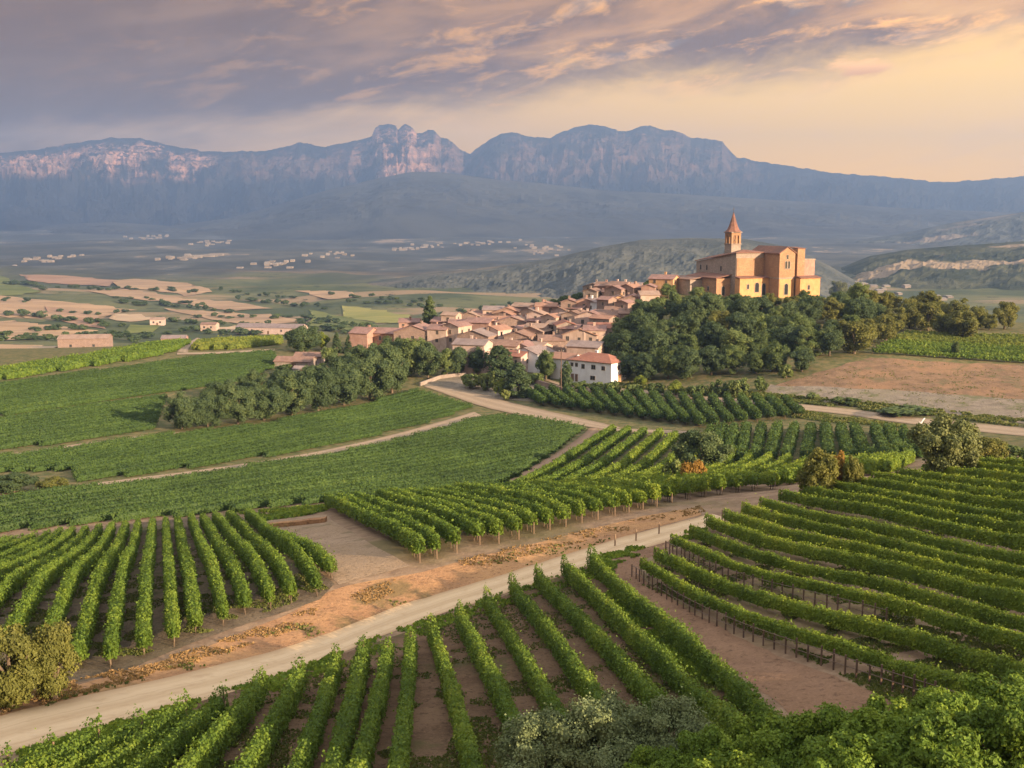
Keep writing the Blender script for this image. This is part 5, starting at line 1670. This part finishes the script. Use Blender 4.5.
LINES = [('lowest', [(470, 366), (545, 362)], 5), ('second', [(428, 345), (604, 349)], 9), ('third', [(440, 336), (612, 335)], 10), ('fourth', [(462, 327), (632, 318)], 9), ('highest', [(588, 308), (655, 301)], 5)]
for ln, seg, n in LINES:
    for k in range(n):
        f = (k + HR.uniform(0.2, 0.8)) / n
        x, y = seg[0][0] + (seg[1][0] - seg[0][0]) * f, seg[0][1] + (seg[1][1] - seg[0][1]) * f + HR.uniform(-3, 3)
        w, d, h = HR.uniform(5.0, 8.0), HR.uniform(5.0, 7.5), HR.uniform(4.2, 7.6)
        wl, rf = HR.choice(('rose', 'cream', 'pink', 'stone', 'grey', 'stone')), HR.choice(('rosy', 'brown', 'tan', 'rosy', 'grey', 'orange'))
        look = {'rose': 'pale rose', 'cream': 'cream', 'pink': 'pink', 'stone': 'tawny stone', 'grey': 'grey stone'}[wl]
        house('cottage', 'house', 'narrow %s cottage, %s from the pink end house in the %s line of roofs' % (look, ordinal(k), ln), cast([(x, y)])[0], w, d, h,
              HR.choice((-25, 65, 60, -20)) + HR.uniform(-20, 20), wl, rf, None, False, auto_wins(w, d, h, ('front', 'side', 'back')), (HR.uniform(-1, 1), HR.uniform(-1, 1)) if HR.random() < 0.7 else None, 'cottages of the hill village')

# the white house and its annex at the edge of the vines
p = cast([(598, 381)])[0]
white = house('white_house', 'house', 'white house with a red hipped roof standing above the vine rows', p, 14.2, 8.0, 6.2, -38, 'white', 'red', 1.9, True,
              [('window', 'front', -6.5, 4.3, 0.8, 1.0), ('window', 'front', -4.9, 4.3, 0.8, 1.0), ('window', 'front', -2.6, 3.9, 1.0, 1.25), ('window', 'front', 1.0, 4.0, 1.3, 1.2), ('window', 'front', 4.4, 4.0, 1.1, 1.1),
               ('window', 'front', 0.8, 0.9, 1.6, 1.1), ('door', 'front', -6.3, 0.0, 0.9, 2.0), ('door', 'front', -4.9, 0.0, 0.8, 2.0), ('window', 'side', 0.0, 4.0, 1.0, 1.2)], (-1.2, 1.0))
p2 = cast([(567, 379)])[0]
house('annex', 'house', 'white annex with an orange roof at the back corner of the white house', p2 + np.array([0, 3.5, 0]), 8.0, 8.0, 6.0, -38, 'white', 'orange', 1.3, False,
      [('window', 'front', -2.4, 3.6, 0.7, 1.3)])
q = cast([(617, 382)])[0]
r_ = empty('shed', q, rad(-6), 'small orange-brown shed at the corner of the white house', 'shed')
b = MB(); b.box(-1.2, 1.2, -1.1, 1.1, -1.0, 2.0); b.obj('wall', WALL['orange'], r_)
b = MB(); b.add([(-1.4, -1.3, 2.0), (1.4, -1.3, 2.0), (1.4, 1.3, 2.5), (-1.4, 1.3, 2.5), (-1.4, -1.3, 2.12), (1.4, -1.3, 2.12), (1.4, 1.3, 2.62), (-1.4, 1.3, 2.62)],
                [(3, 2, 1, 0), (4, 5, 6, 7), (0, 1, 5, 4), (2, 3, 7, 6), (1, 2, 6, 5), (3, 0, 4, 7)]); b.obj('roof', ROOF['red'], r_)
q = cast([(611, 383)])[0]
r_ = empty('fence_panel', q, rad(-4), 'turquoise fence panel at the foot of the white house', 'fence')
b = MB()
for k in range(12):
    b.box(-1.5 + k * 0.26, -1.5 + k * 0.26 + 0.22, -0.03, 0.03, 0.1, 1.9)
b.obj('panel', M['turquoise'], r_)
for sx in (-1.6, 1.65):
    MB().box(sx - 0.06, sx + 0.06, -0.06, 0.06, -0.4, 2.0).obj('post', M['turquoise'], r_)

# the barns in the yard, valley farms
for x, y, w, d, h, rot, wl, rf, lab in [(296, 367, 12, 7, 2.2, -8, 'grey', 'brown', 'low barn with a brown roof below the big round crest tree'), (310, 362, 9, 6, 2.2, -4, 'grey', 'brown', 'smaller low barn half hidden behind the brown roofed one'),
                                       (303, 373, 5, 4, 1.5, -6, 'white', 'grey', 'tiny white shed in front of the brown roofed barn')]:
    house('barn', 'barn', lab, cast([(x, y)])[0], w, d, h, rot, wl, rf, None, False, [('door', 'front', 0.5, 0.0, 1.4, 1.7)])
for x, y, w, d, h, rot, wl, rf, lab in [(86, 349, 30, 12, 7, 8, 'stone', 'tan', 'long tan farm barn at the foot of the valley fields'), (272, 333, 56, 16, 5, -10, 'rose', 'grey', 'long pale farm hall far out beside the crest vines'),
                                       (158, 325, 12, 9, 5, 10, 'rose', 'tan', 'small pale farmhouse among the stubble fields'), (210, 330, 13, 9, 5, -5, 'cream', 'brown', 'cream farmhouse at the edge of the tan field strip'),
                                       (175, 345, 16, 10, 5, 5, 'pink', 'grey', 'pale pink farmhouse behind the crest vines')]:
    house('farmhouse', 'farm', lab, cast([(x, y)], 600)[0], w, d, h, rot, wl, rf, None, False, [('window', 'front', -w * 0.25, 2.0, 1.4, 1.6), ('window', 'front', w * 0.2, 2.0, 1.4, 1.6), ('door', 'front', 0, 0.0, 1.6, 2.4)])


# ------------------------------------------------------------------ the church
def build_church():
    c0 = cast([(735, 297)])[0]
    z = c0[2] - 0.6
    root = empty('church', (c0[0], c0[1], z), rad(25), 'stone church with red roofs and a pointed bell tower on the hilltop', 'church')
    st, gr, pl, rf = WALL['church'], WALL['church_grey'], WALL['church_plaster'], ROOF['church']

    def body(name, x0, x1, y0, y1, h, mat, z0=-4.0):
        b = MB(); b.box(x0, x1, y0, y1, z0, h)
        return b.obj(name, mat, root)

    def slab_roof(name, V, mat=rf, th=0.28):
        n = len(V)
        b = MB()
        b.add([v for v in V] + [(v[0], v[1], v[2] + th) for v in V], [tuple(range(n))[::-1], tuple(range(n, 2 * n))] + [(i, (i + 1) % n, n + (i + 1) % n, n + i) for i in range(n)])
        return b.obj(name, mat, root)

    def win(name, x, y, zb, w, h, face, arch=True):
        """arched opening: dark pane with a stone surround"""
        fr, gl = MB(), MB()
        n = 8
        def ring(s, zz):
            pts = [(-w / 2 - s, zb - s), (w / 2 + s, zb - s)]
            for k in range(n + 1):
                a = math.pi * k / n
                pts.append((math.cos(a) * (w / 2 + s), zb + h - w / 2 + math.sin(a) * (w / 2 + s)))
            return pts
        def to3(u, v, dd):
            return (x + u, y - dd, v) if face == 'front' else (x + dd, y + u, v) if face == 'side' else (x - dd, y + u, v)
        R0, R1 = ring(0.0, 0), ring(0.22, 0)
        m = len(R0)
        V = [to3(a, b_, 0.10) for a, b_ in R0] + [to3(a, b_, 0.10) for a, b_ in R1] + [to3(a, b_, -0.1) for a, b_ in R1]
        fr.add(V, [(i, m + i, m + (i + 1) % m, (i + 1) % m) for i in range(m)] + [(m + i, 2 * m + i, 2 * m + (i + 1) % m, m + (i + 1) % m) for i in range(m)])
        o = fr.obj('window', gr, root)
        gl.add([to3(a, b_, 0.05) for a, b_ in R0], [tuple(range(m))])
        gl.obj('pane', M['pane'], o)

    # nave: the shaded long side runs back and steps down, the short side is lit
    NW, NL = 12.4, 25.0
    e, ef, o = 16.4, 12.6, 0.5
    b = MB()
    b.add([(0, 0, -4), (NW, 0, -4), (NW, NL, -4), (0, NL, -4), (0, 0, e), (NW, 0, e), (NW, NL, ef), (0, NL, ef)],
          [(0, 1, 5, 4), (1, 2, 6, 5), (2, 3, 7, 6), (3, 0, 4, 7), (4, 5, 6, 7), (3, 2, 1, 0)])
    b.obj('nave_wall', gr, root)
    body('nave_front', 0.25, NW - 0.02, -0.25, 0.02, 14.6, st)  # separate slab: warm tone of the sunlit side put into its colour
    e += 0.02; ef += 0.02
    slab_roof('nave_roof', [(-o, -o, e), (NW / 2, 4.0, e + 0.9), (NW / 2, NL + o, ef + 1.5), (-o, NL + o, ef)])
    slab_roof('nave_roof', [(NW + o, NL + o, ef), (NW / 2, NL + o, ef + 1.5), (NW / 2, 4.0, e + 0.9), (NW + o, -o, e)])
    slab_roof('nave_roof', [(NW + o, -o, e), (NW / 2, 4.0, e + 0.9), (-o, -o, e)])
    # low lit aisle before the nave
    body('aisle_wall', -0.4, NW + 0.6, -3.2, -0.3, 7.4, pl)
    slab_roof('aisle_roof', [(-0.8, -3.6, 7.42), (NW + 1.0, -3.6, 7.42), (NW + 1.0, -0.3, 8.0), (-0.8, -0.3, 8.0)], th=0.2)
    win('w', 3.2, -3.2, 3.6, 0.8, 1.7, 'front'); win('w', 7.2, -3.2, 2.4, 1.7, 3.4, 'front'); win('w', 10.2, -3.2, 1.2, 1.6, 4.2, 'front')
    # gabled transept towards the sun
    gx0, gx1, gy0, gy1 = NW + 0.05, NW + 7.0, -9.0, 8.0
    b = MB()
    h0, h1 = 16.5, 18.6
    xm = (gx0 + gx1) / 2
    b.add([(gx0, gy0, -4), (gx1, gy0, -4), (gx1, gy1, -4), (gx0, gy1, -4), (gx0, gy0, h0), (gx1, gy0, h0), (gx1, gy1, h0), (gx0, gy1, h0), (xm, gy0, h1), (xm, gy1, h1)],
          [(0, 1, 5, 8, 4), (2, 3, 7, 9, 6), (1, 2, 6, 5), (3, 0, 4, 7), (4, 8, 9, 7), (5, 6, 9, 8), (3, 2, 1, 0)])
    b.obj('transept_wall', st, root)
    b = MB(); b.box(gx0 - 0.12, gx1 + 0.12, gy0 - 0.14, gy0 + 10.3, 7.3, 7.75); b.obj('string_course', gr, root)
    body('transept_base', gx0 + 0.2, gx1 - 0.2, gy0 - 0.08, gy0 + 0.2, 7.28, pl)
    k = (h1 - h0) / (xm - gx0)
    slab_roof('transept_roof', [(gx0 - o, gy0 - 0.35, h0 - o * k + 0.05), (xm, gy0 - 0.35, h1 + 0.05), (xm, gy1, h1 + 0.05), (gx0 - o, gy1, h0 - o * k + 0.05)])
    slab_roof('transept_roof', [(gx1 + o, gy1, h0 - o * k + 0.05), (xm, gy1, h1 + 0.05), (xm, gy0 - 0.35, h1 + 0.05), (gx1 + o, gy0 - 0.35, h0 - o * k + 0.05)])
    win('w', xm - 0.55, gy0, 11.0, 0.8, 2.6, 'front'); win('w', xm + 0.75, gy0, 11.0, 0.8, 2.6, 'front'); win('w', xm, gy0, 14.4, 0.7, 1.5, 'front')
    win('w', xm - 0.2, gy0 - 0.08, 1.6, 1.5, 3.9, 'front')
    # stair turret and side rooms
    body('turret_wall', gx1 + 0.6, gx1 + 3.9, -9.6, -4.5, 18.0, st)
    slab_roof('turret_roof', [(gx1 + 0.5, -9.8, 18.02), (gx1 + 4.1, -9.8, 18.02), (gx1 + 4.1, -4.3, 18.4), (gx1 + 0.5, -4.3, 18.4)], th=0.2)
    body('side_room_wall', gx1 + 0.1, gx1 + 9.2, -12.2, -9.65, 7.4, pl)
    slab_roof('side_room_roof', [(gx1 + 0.1, -12.6, 7.42), (gx1 + 9.6, -12.6, 7.42), (gx1 + 9.6, -9.65, 8.1), (gx1 + 0.1, -9.65, 8.1)], th=0.2)
    win('w', gx1 + 4.0, -12.2, 3.4, 0.8, 1.6, 'front')
    body('annex_wall', gx1 + 7.0, gx1 + 14.2, -3.0, 5.0, 13.6, WALL['pink'])
    body('annex_parapet', gx1 + 6.8, gx1 + 14.4, -3.2, 5.2, 14.0, gr, 13.6)
    body('link_wall', gx1 + 3.95, gx1 + 6.95, -6.0, 3.0, 11.4, gr)
    slab_roof('link_roof', [(gx1 + 3.95, -6.3, 11.42), (gx1 + 6.78, -6.3, 11.42), (gx1 + 6.78, 3.3, 11.9), (gx1 + 3.95, 3.3, 11.9)], th=0.2)
    # low wings on the shaded side
    body('wing_wall', -6.2, -0.02, 3.0, 22.0, 7.2, st)
    slab_roof('wing_roof', [(-6.7, 2.5, 7.22), (-0.02, 2.5, 8.4), (-0.02, 22.4, 8.4), (-6.7, 22.4, 7.22)])
    body('porch_wall', -11.5, -6.25, 12.0, 25.0, 6.4, gr)
    slab_roof('porch_roof', [(-12.0, 11.5, 6.42), (-6.22, 11.5, 7.18), (-6.22, 25.4, 7.18), (-12.0, 25.4, 6.42)], ROOF['brown'])
    win('w', -3.2, 3.0, 1.2, 1.3, 3.2, 'front'); win('w', -6.2, 8.0, 2.6, 0.9, 1.6, 'back'); win('w', -6.2, 12.0, 2.6, 0.9, 1.6, 'back')
    win('w', 0, 9.0, 9.6, 0.9, 1.9, 'back'); win('w', 0, 18.0, 9.6, 0.9, 1.9, 'back'); win('w', 0, 22.0, 9.6, 0.9, 1.9, 'back')
    # bell tower
    tx0, tx1, ty0, ty1 = 3.9, 8.1, 8.4, 12.6
    body('tower_wall', tx0, tx1, ty0, ty1, 19.6, gr, 8.0)
    b = MB()
    q = 0.85
    for px_, py_ in ((tx0, ty0), (tx1 - q, ty0), (tx0, ty1 - q), (tx1 - q, ty1 - q)):
        b.box(px_, px_ + q, py_, py_ + q, 19.6, 23.6)
    xm_, ym_ = (tx0 + tx1) / 2, (ty0 + ty1) / 2
    b.box(xm_ - 0.25, xm_ + 0.25, ty0 + 0.1, ty0 + 0.6, 19.6, 22.6); b.box(xm_ - 0.25, xm_ + 0.25, ty1 - 0.6, ty1 - 0.1, 19.6, 22.6)
    b.box(tx0 + 0.1, tx0 + 0.6, ym_ - 0.25, ym_ + 0.25, 19.6, 22.6); b.box(tx1 - 0.6, tx1 - 0.1, ym_ - 0.25, ym_ + 0.25, 19.6, 22.6)
    b.box(tx0 + 0.04, tx1 - 0.04, ty0 + 0.04, ty1 - 0.04, 22.6, 23.62)
    b.obj('belfry', st, root)
    b = MB(); b.box(tx0 - 0.25, tx1 + 0.25, ty0 - 0.25, ty1 + 0.25, 19.35, 19.62); b.obj('cornice', gr, root); b = MB(); b.box(tx0 - 0.35, tx1 + 0.35, ty0 - 0.35, ty1 + 0.35, 23.6, 23.95)
    b.obj('cornice', gr, root)
    bell = MB(); bell.tube([(xm_, ym_, 21.9), (xm_, ym_, 21.6), (xm_, ym_, 20.9), (xm_, ym_, 20.6)], [0.18, 0.42, 0.55, 0.75], 12); bell.tube([(xm_, ym_, 21.9), (xm_, ym_, 22.7)], [0.05, 0.05], 6)
    bell.obj('bell', M['iron'], root)
    sp = MB()
    prof = [(3.2, 23.9), (2.35, 24.7), (1.75, 25.9), (1.15, 27.7), (0.55, 29.6), (0.12, 31.0)]
    V, F = [], []
    for r, zz in prof:
        for k_ in range(8):
            a = 2 * math.pi * (k_ + 0.5) / 8
            V.append((xm_ + math.cos(a) * r, ym_ + math.sin(a) * r, zz))
    for i in range(len(prof) - 1):
        for k_ in range(8):
            F.append((i * 8 + k_, i * 8 + (k_ + 1) % 8, i * 8 + 8 + (k_ + 1) % 8, i * 8 + 8 + k_))
    F.append(tuple(range(8))[::-1]); F.append(tuple(len(prof) * 8 - 8 + k_ for k_ in range(8)))
    sp.add(V, F); sp.obj('spire', ROOF['church'], root)
    cr = MB(); cr.tube([(xm_, ym_, 30.9), (xm_, ym_, 33.2)], [0.07, 0.06], 6); cr.box(xm_ - 0.5, xm_ + 0.5, ym_ - 0.06, ym_ + 0.06, 32.2, 32.35)
    cr.tube([(xm_, ym_, 30.9), (xm_, ym_, 31.1), (xm_, ym_, 31.3)], [0.12, 0.2, 0.1], 8)
    cr.obj('cross', M['iron'], root)


build_church()

# ------------------------------------------------------------------ fences, posts, mast and small things
def stake_fence(path, off, s0, s1, gap, label, h=1.0):
    L = np.concatenate([[0], np.cumsum(np.linalg.norm(np.diff(path, axis=0), axis=1))])
    def at(s):
        x, y = np.interp(s, L, path[:, 0]), np.interp(s, L, path[:, 1])
        dx, dy = np.interp(s + 0.5, L, path[:, 0]) - np.interp(s - 0.5, L, path[:, 0]), np.interp(s + 0.5, L, path[:, 1]) - np.interp(s - 0.5, L, path[:, 1])
        q = math.hypot(dx, dy)
        nx, ny = dy / q, -dx / q
        if ny > 0:
            nx, ny = -nx, -ny
        x, y = x + nx * off, y + ny * off
        return np.array([x, y, float(ground(x, y))])
    root = empty('stake_fence', at(s0), 0, label, 'fence')
    o = at(s0)
    ss = np.arange(s0, min(s1, L[-1]), gap)
    R_ = random.Random(3)
    tops = []
    for s in ss:
        q = at(s) - o
        j = (R_.uniform(-0.04, 0.04), R_.uniform(-0.04, 0.04))
        hh = h * R_.uniform(0.9, 1.1)
        MB().box(q[0] + j[0] - 0.04, q[0] + j[0] + 0.04, q[1] + j[1] - 0.04, q[1] + j[1] + 0.04, q[2] - 0.3, q[2] + hh).obj('post', M['post_dark'], root)
        tops.append(q)
    for zz in (0.45, 0.88):
        MB().tube([(q[0], q[1], q[2] + zz * h) for q in tops], [0.022] * len(tops), 5).obj('rail', M['wire'], root)


stake_fence(RIGHT_PATHS[0], 0.75, 0.2, 62, 1.0, 'fence of dark stakes along the brown track below the contour vines')
stake_fence(RIGHT_PATHS[2], 0.8, 1.0, 30, 1.0, 'fence of dark stakes higher up between two contour vine rows', 1.0)
for i, (x, y) in enumerate([(615, 546), (636, 541), (659, 534), (722, 520), (744, 514)]):
    q = cast([(x, y)])[0]
    r_ = empty('marker_post', q, 0.3 * i, 'short wooden marker post on the road edge, %s from the low vine rows' % ordinal(i), 'post', 'marker posts on the road edge')
    MB().tube([(0, 0, -0.3), (0, 0, 0.95)], [0.07, 0.065], 8).obj('shaft', M['post'], r_)
    MB().tube([(0, 0, 0.95), (0, 0, 1.05)], [0.085, 0.03], 8).obj('cap', M['post'], r_)
q = cast([(561, 393)])[0]
r_ = empty('utility_pole', q, 0, 'dark wooden utility pole beside the narrow tree at the white house', 'pole')
MB().tube([(0, 0, -0.6), (0, 0, 12.6)], [0.17, 0.11], 9).obj('mast', M['post_dark'], r_)
MB().box(-0.7, 0.7, -0.05, 0.05, 11.8, 11.95).obj('crossarm', M['post_dark'], r_)
for sx in (-0.6, 0.0, 0.6):
    MB().tube([(sx, 0, 11.95), (sx, 0, 12.2)], [0.06, 0.04], 7).obj('insulator', M['white_paint'], r_)
q = cast([(546, 311)])[0]
r_ = empty('radio_mast', q, 0, 'thin white mast rising above the far village houses', 'mast')
MB().tube([(0, 0, -0.5), (0, 0, 9.5)], [0.16, 0.10], 8).obj('shaft', M['white_paint'], r_)
for k in range(3):
    a = k * 2.094
    MB().tube([(math.cos(a) * 0.08, math.sin(a) * 0.08, 8.0), (math.cos(a) * 0.4, math.sin(a) * 0.4, 8.4), (math.cos(a) * 0.4, math.sin(a) * 0.4, 9.4)], [0.06, 0.06, 0.06], 6).obj('antenna', M['white_paint'], r_)
q = cast([(921, 430)])[0]
r_ = empty('water_pipe', q, 0.2, 'leaning white forked pipe beside the country road near the wide olive-green tree', 'pipe')
MB().tube([(-0.8, 0, -0.3), (-0.35, 0, 1.0), (0.35, 0, 2.2), (0.75, 0, 2.6)], [0.13, 0.14, 0.14, 0.10], 10).obj('shaft', M['white_paint'], r_)
MB().tube([(-0.1, 0, 1.4), (-0.3, 0, 1.7), (-0.5, 0, 1.8)], [0.09, 0.09, 0.06], 8).obj('branch', M['white_paint'], r_)

# low retaining walls
def wall_line(px, h, th, mat, label, name='retaining_wall'):
    P = cast(densify(px, 5))[:, :2]
    n = len(P)
    z = ground(P[:, 0], P[:, 1])
    d = np.gradient(P, axis=0); d /= np.linalg.norm(d, axis=1)[:, None] + 1e-9
    nn = np.stack([-d[:, 1], d[:, 0]], 1)
    o = np.array([P[0, 0], P[0, 1], z[0]])
    j = 1 + (vnoise(np.arange(n) * 0.6, np.zeros(n), 4) - 0.5) * 0.25
    A = P + nn * th / 2; B = P - nn * th / 2
    V = np.concatenate([np.column_stack([A, z - 0.6]), np.column_stack([B, z - 0.6]), np.column_stack([B, z + h * j]), np.column_stack([A, z + h * j])]) - o
    F = []
    for k in range(4):
        k2 = (k + 1) % 4
        for i in range(n - 1):
            F.append((k * n + i, k * n + i + 1, k2 * n + i + 1, k2 * n + i))
    F += [(0, n, 2 * n, 3 * n), (4 * n - 1, 3 * n - 1, 2 * n - 1, n - 1)]
    return tag(mobj(name, mk_mesh(name, V, [np.array(F)], (mat,)), None, o), label, 'wall')


wall_line([(258, 529), (290, 526), (326, 522)], 0.55, 0.9, M['earth'], 'low orange earth wall at the far end of the bare plot')
wall_line([(420, 386), (440, 379), (455, 377), (466, 376)], 1.1, 0.5, WALL['grey'], 'low grey stone wall round the village yard')
wall_line([(526, 381), (545, 387), (566, 393), (590, 396)], 1.4, 0.6, WALL['stone'], 'tawny stone wall under the white house')

# ------------------------------------------------------------------ grass and weeds
def grass(px_poly, n, hgt, mat, label, clump=0.45, dmin=0.0):
    rng = np.random.default_rng(n)
    P = np.array(px_poly, float)
    pts = np.column_stack([rng.uniform(P[:, 0].min(), P[:, 0].max(), n * 4), rng.uniform(P[:, 1].min(), P[:, 1].max(), n * 4)])
    pts = pts[inside(pts[:, 0], pts[:, 1], P)]
    Q = cast(pts, dmin)
    keep = vnoise(Q[:, 0] / 1.7, Q[:, 1] / 1.7, 3) * 0.6 + vnoise(Q[:, 0] / 6, Q[:, 1] / 6, 8) * 0.4 > clump
    Q = Q[keep][:n]
    k = len(Q)
    m = 3
    C = np.repeat(Q, m, 0) + rng.normal(size=(k * m, 3)) * np.array([hgt * 0.5, hgt * 0.5, 0])
    C[:, 2] = ground(C[:, 0], C[:, 1]) + hgt * rng.uniform(0.25, 0.6, k * m)
    N = rng.normal(size=(k * m, 3)) * np.array([1, 1, 0.45])
    V, F = quads(C, N, hgt * rng.uniform(0.6, 1.3, k * m), rng)
    o = Q.mean(0)
    me = mk_mesh('grass', V - o, [F], (M[mat],), tint=np.repeat(rng.uniform(0, 1, k * m), 4))
    tag(mobj('grass', me, None, o), label, 'grass', None, 'stuff')


grass([(20, 752), (100, 727), (200, 700), (300, 668), (400, 628), (470, 604), (540, 582), (600, 562), (612, 575), (540, 596), (470, 618), (400, 645), (300, 684), (200, 716), (110, 740), (30, 762)], 9000, 0.22, 'leaf_bright', 'green weeds along the vine side of the pale road', 0.40)
grass([(590, 560), (640, 543), (690, 532), (715, 522), (690, 545), (650, 552), (615, 565), (612, 590), (660, 630), (730, 690), (700, 680), (640, 630), (604, 590)], 6000, 0.25, 'leaf_bright', 'grass between the curving track and the last low vine row', 0.42)
grass([(0, 700), (110, 672), (200, 648), (320, 606), (420, 570), (540, 540), (700, 506), (705, 512), (560, 548), (420, 584), (320, 622), (200, 662), (100, 690), (0, 716)], 16000, 0.13, 'dry_grass', 'dry tufts on the ochre road bank', 0.47)
grass([(-20, 712), (110, 684), (200, 658), (320, 616), (420, 580), (540, 545), (640, 522), (640, 532), (540, 562), (420, 598), (300, 642), (200, 668), (100, 692), (-20, 724)], 2500, 0.16, 'grass', 'green weeds along the bank side of the pale road', 0.62)
grass([(770, 386), (872, 360), (1060, 367), (1060, 424), (920, 408), (790, 396)], 2500, 0.22, 'grass', 'dry tufts on the mown brown field', 0.60)
grass([(240, 514), (325, 506), (490, 497), (560, 487), (640, 486), (560, 493), (490, 500), (330, 508), (320, 514), (258, 522)], 5000, 0.5, 'leaf_bright', 'weeds along the back of the stake-ended vine block', 0.42)
grass([(540, 400), (620, 400), (700, 405), (780, 408), (900, 425), (900, 432), (780, 416), (700, 411), (620, 406)], 5000, 0.5, 'grass', 'grass below the country road', 0.42)
grass([(560, 385), (620, 383), (700, 390), (770, 394), (840, 405), (900, 415), (838, 407), (760, 400), (700, 395), (640, 389), (575, 386)], 6000, 0.6, 'grass', 'grass above the country road', 0.40)
grass([(790, 396), (860, 402), (960, 413), (1060, 425), (1060, 432), (960, 420), (860, 409), (800, 402)], 3500, 0.6, 'grass', 'scrubby grass on the lower bank of the brown field', 0.45)
grass([(640, 585), (700, 610), (800, 655), (1024, 770), (1040, 480), (900, 490), (760, 512), (680, 545)], 16000, 0.12, 'grass', 'short grass between the contour vine rows', 0.52)
grass([(40, 770), (230, 700), (430, 630), (600, 575), (790, 740), (700, 770)], 14000, 0.11, 'grass', 'short weeds between the low vine rows', 0.52)
grass([(100, 670), (330, 590), (250, 520), (0, 545), (0, 640)], 12000, 0.12, 'grass', 'short grass between the steep vine rows', 0.55)

# ------------------------------------------------------------------ far towns on the plain
M['town'] = noisy('far_town_walls', (0.20, 0.175, 0.155), (0.33, 0.285, 0.245), 0.03, rough=0.9)
for i, (x, y, wpx, n, lab) in enumerate([(190, 258, 44, 60, 'brightest pale town on the plain below the rocky mountain'), (150, 233, 44, 40, 'pale hamlet on the slope above the brightest town'), (213, 243, 36, 30, 'thin pale hamlet beyond the brightest town'),
                                         (30, 262, 60, 50, 'pale town at the far end of the plain beside the picture edge'), (405, 249, 26, 34, 'warm pale hamlet in front of the forested ridge'), (438, 246, 40, 40, 'pale town between two hamlets below the ridge'),
                                         (486, 243, 46, 34, 'narrow pale strip of houses under the ridge'), (545, 248, 56, 60, 'wide pale town behind the village skyline'), (860, 287, 110, 70, 'white town in the dip beyond the church hill'),
                                         (270, 265, 50, 40, 'faint grey town behind the tan valley fields'), (330, 256, 50, 26, 'faint scattered hamlet in the middle of the plain'), (462, 187, 8, 8, 'tiny white settlement high on the forested ridge')]):
    c = cast([(x, y)], 1200)[0] if y > 200 else unproj(x, y, 7600)
    d = c[1]
    if y > 200 and d > 6500:
        c = unproj(x, y, 6000); d = 6000; c[2] = float(ground(c[0], c[1]))
    rng = np.random.default_rng(i + 60)
    b = MB()
    for k in range(n // 3 + 4):
        ox = rng.normal(0, wpx * 0.30) * d / F_PX
        oy = rng.normal(0, 0.9) * wpx * d / F_PX * 0.8
        gz = float(ground(c[0] + ox, d + oy)) if y > 200 else c[2]
        w_, dd_, h_ = rng.uniform(5, 11) * (d / 4500 * 0.4 + 0.4), rng.uniform(6, 10), rng.uniform(3, 7) * (d / 4500 * 0.4 + 0.5)
        zz = gz - c[2]
        b.box(ox - w_, ox + w_, oy - dd_, oy + dd_, zz - 14, zz + h_)
        b.add([(ox - w_ - .5, oy - dd_ - .5, zz + h_), (ox + w_ + .5, oy - dd_ - .5, zz + h_), (ox + w_ + .5, oy + dd_ + .5, zz + h_), (ox - w_ - .5, oy + dd_ + .5, zz + h_), (ox - w_, oy, zz + h_ * 1.35), (ox + w_, oy, zz + h_ * 1.35)],
              [(0, 1, 5, 4), (2, 3, 4, 5), (1, 2, 5), (3, 0, 4), (3, 2, 1, 0)])
    tag(b.obj('far_town', M['town'], None, c), lab, 'town', None, 'stuff')

# ------------------------------------------------------------------ haze
HAZE = bpy.data.materials.new('haze')
HAZE.use_nodes = True
HT = NT(HAZE.node_tree)
for n_ in list(HAZE.node_tree.nodes):
    if n_.type == 'BSDF_PRINCIPLED':
        HAZE.node_tree.nodes.remove(n_)
pv = HT.n('ShaderNodeVolumePrincipled')
pv.inputs['Color'].default_value = HAZE_COLOR
pv.inputs['Density'].default_value = HAZE_DENSITY
pv.inputs['Anisotropy'].default_value = 0.35
HT.l(pv.outputs[0], [x for x in HAZE.node_tree.nodes if x.type == 'OUTPUT_MATERIAL'][0].inputs['Volume'])
zmin = min(float(GZ.min()), 0.0) - 1.0
zmax = max((o.matrix_world.translation.z + max(c[2] for c in o.bound_box) for o in S.objects if o.type == 'MESH' and o.parent is None), default=900) + 5.0
hz = MB(); hz.box(-13800, 13800, -62, 12050, -0.5 * (zmax - zmin), 0.5 * (zmax - zmin))
tag(hz.obj('haze', HAZE, None, (0, 0, 0.5 * (zmax + zmin))), 'pale blue haze filling the valley as far as the mountains', 'haze', None, 'stuff')
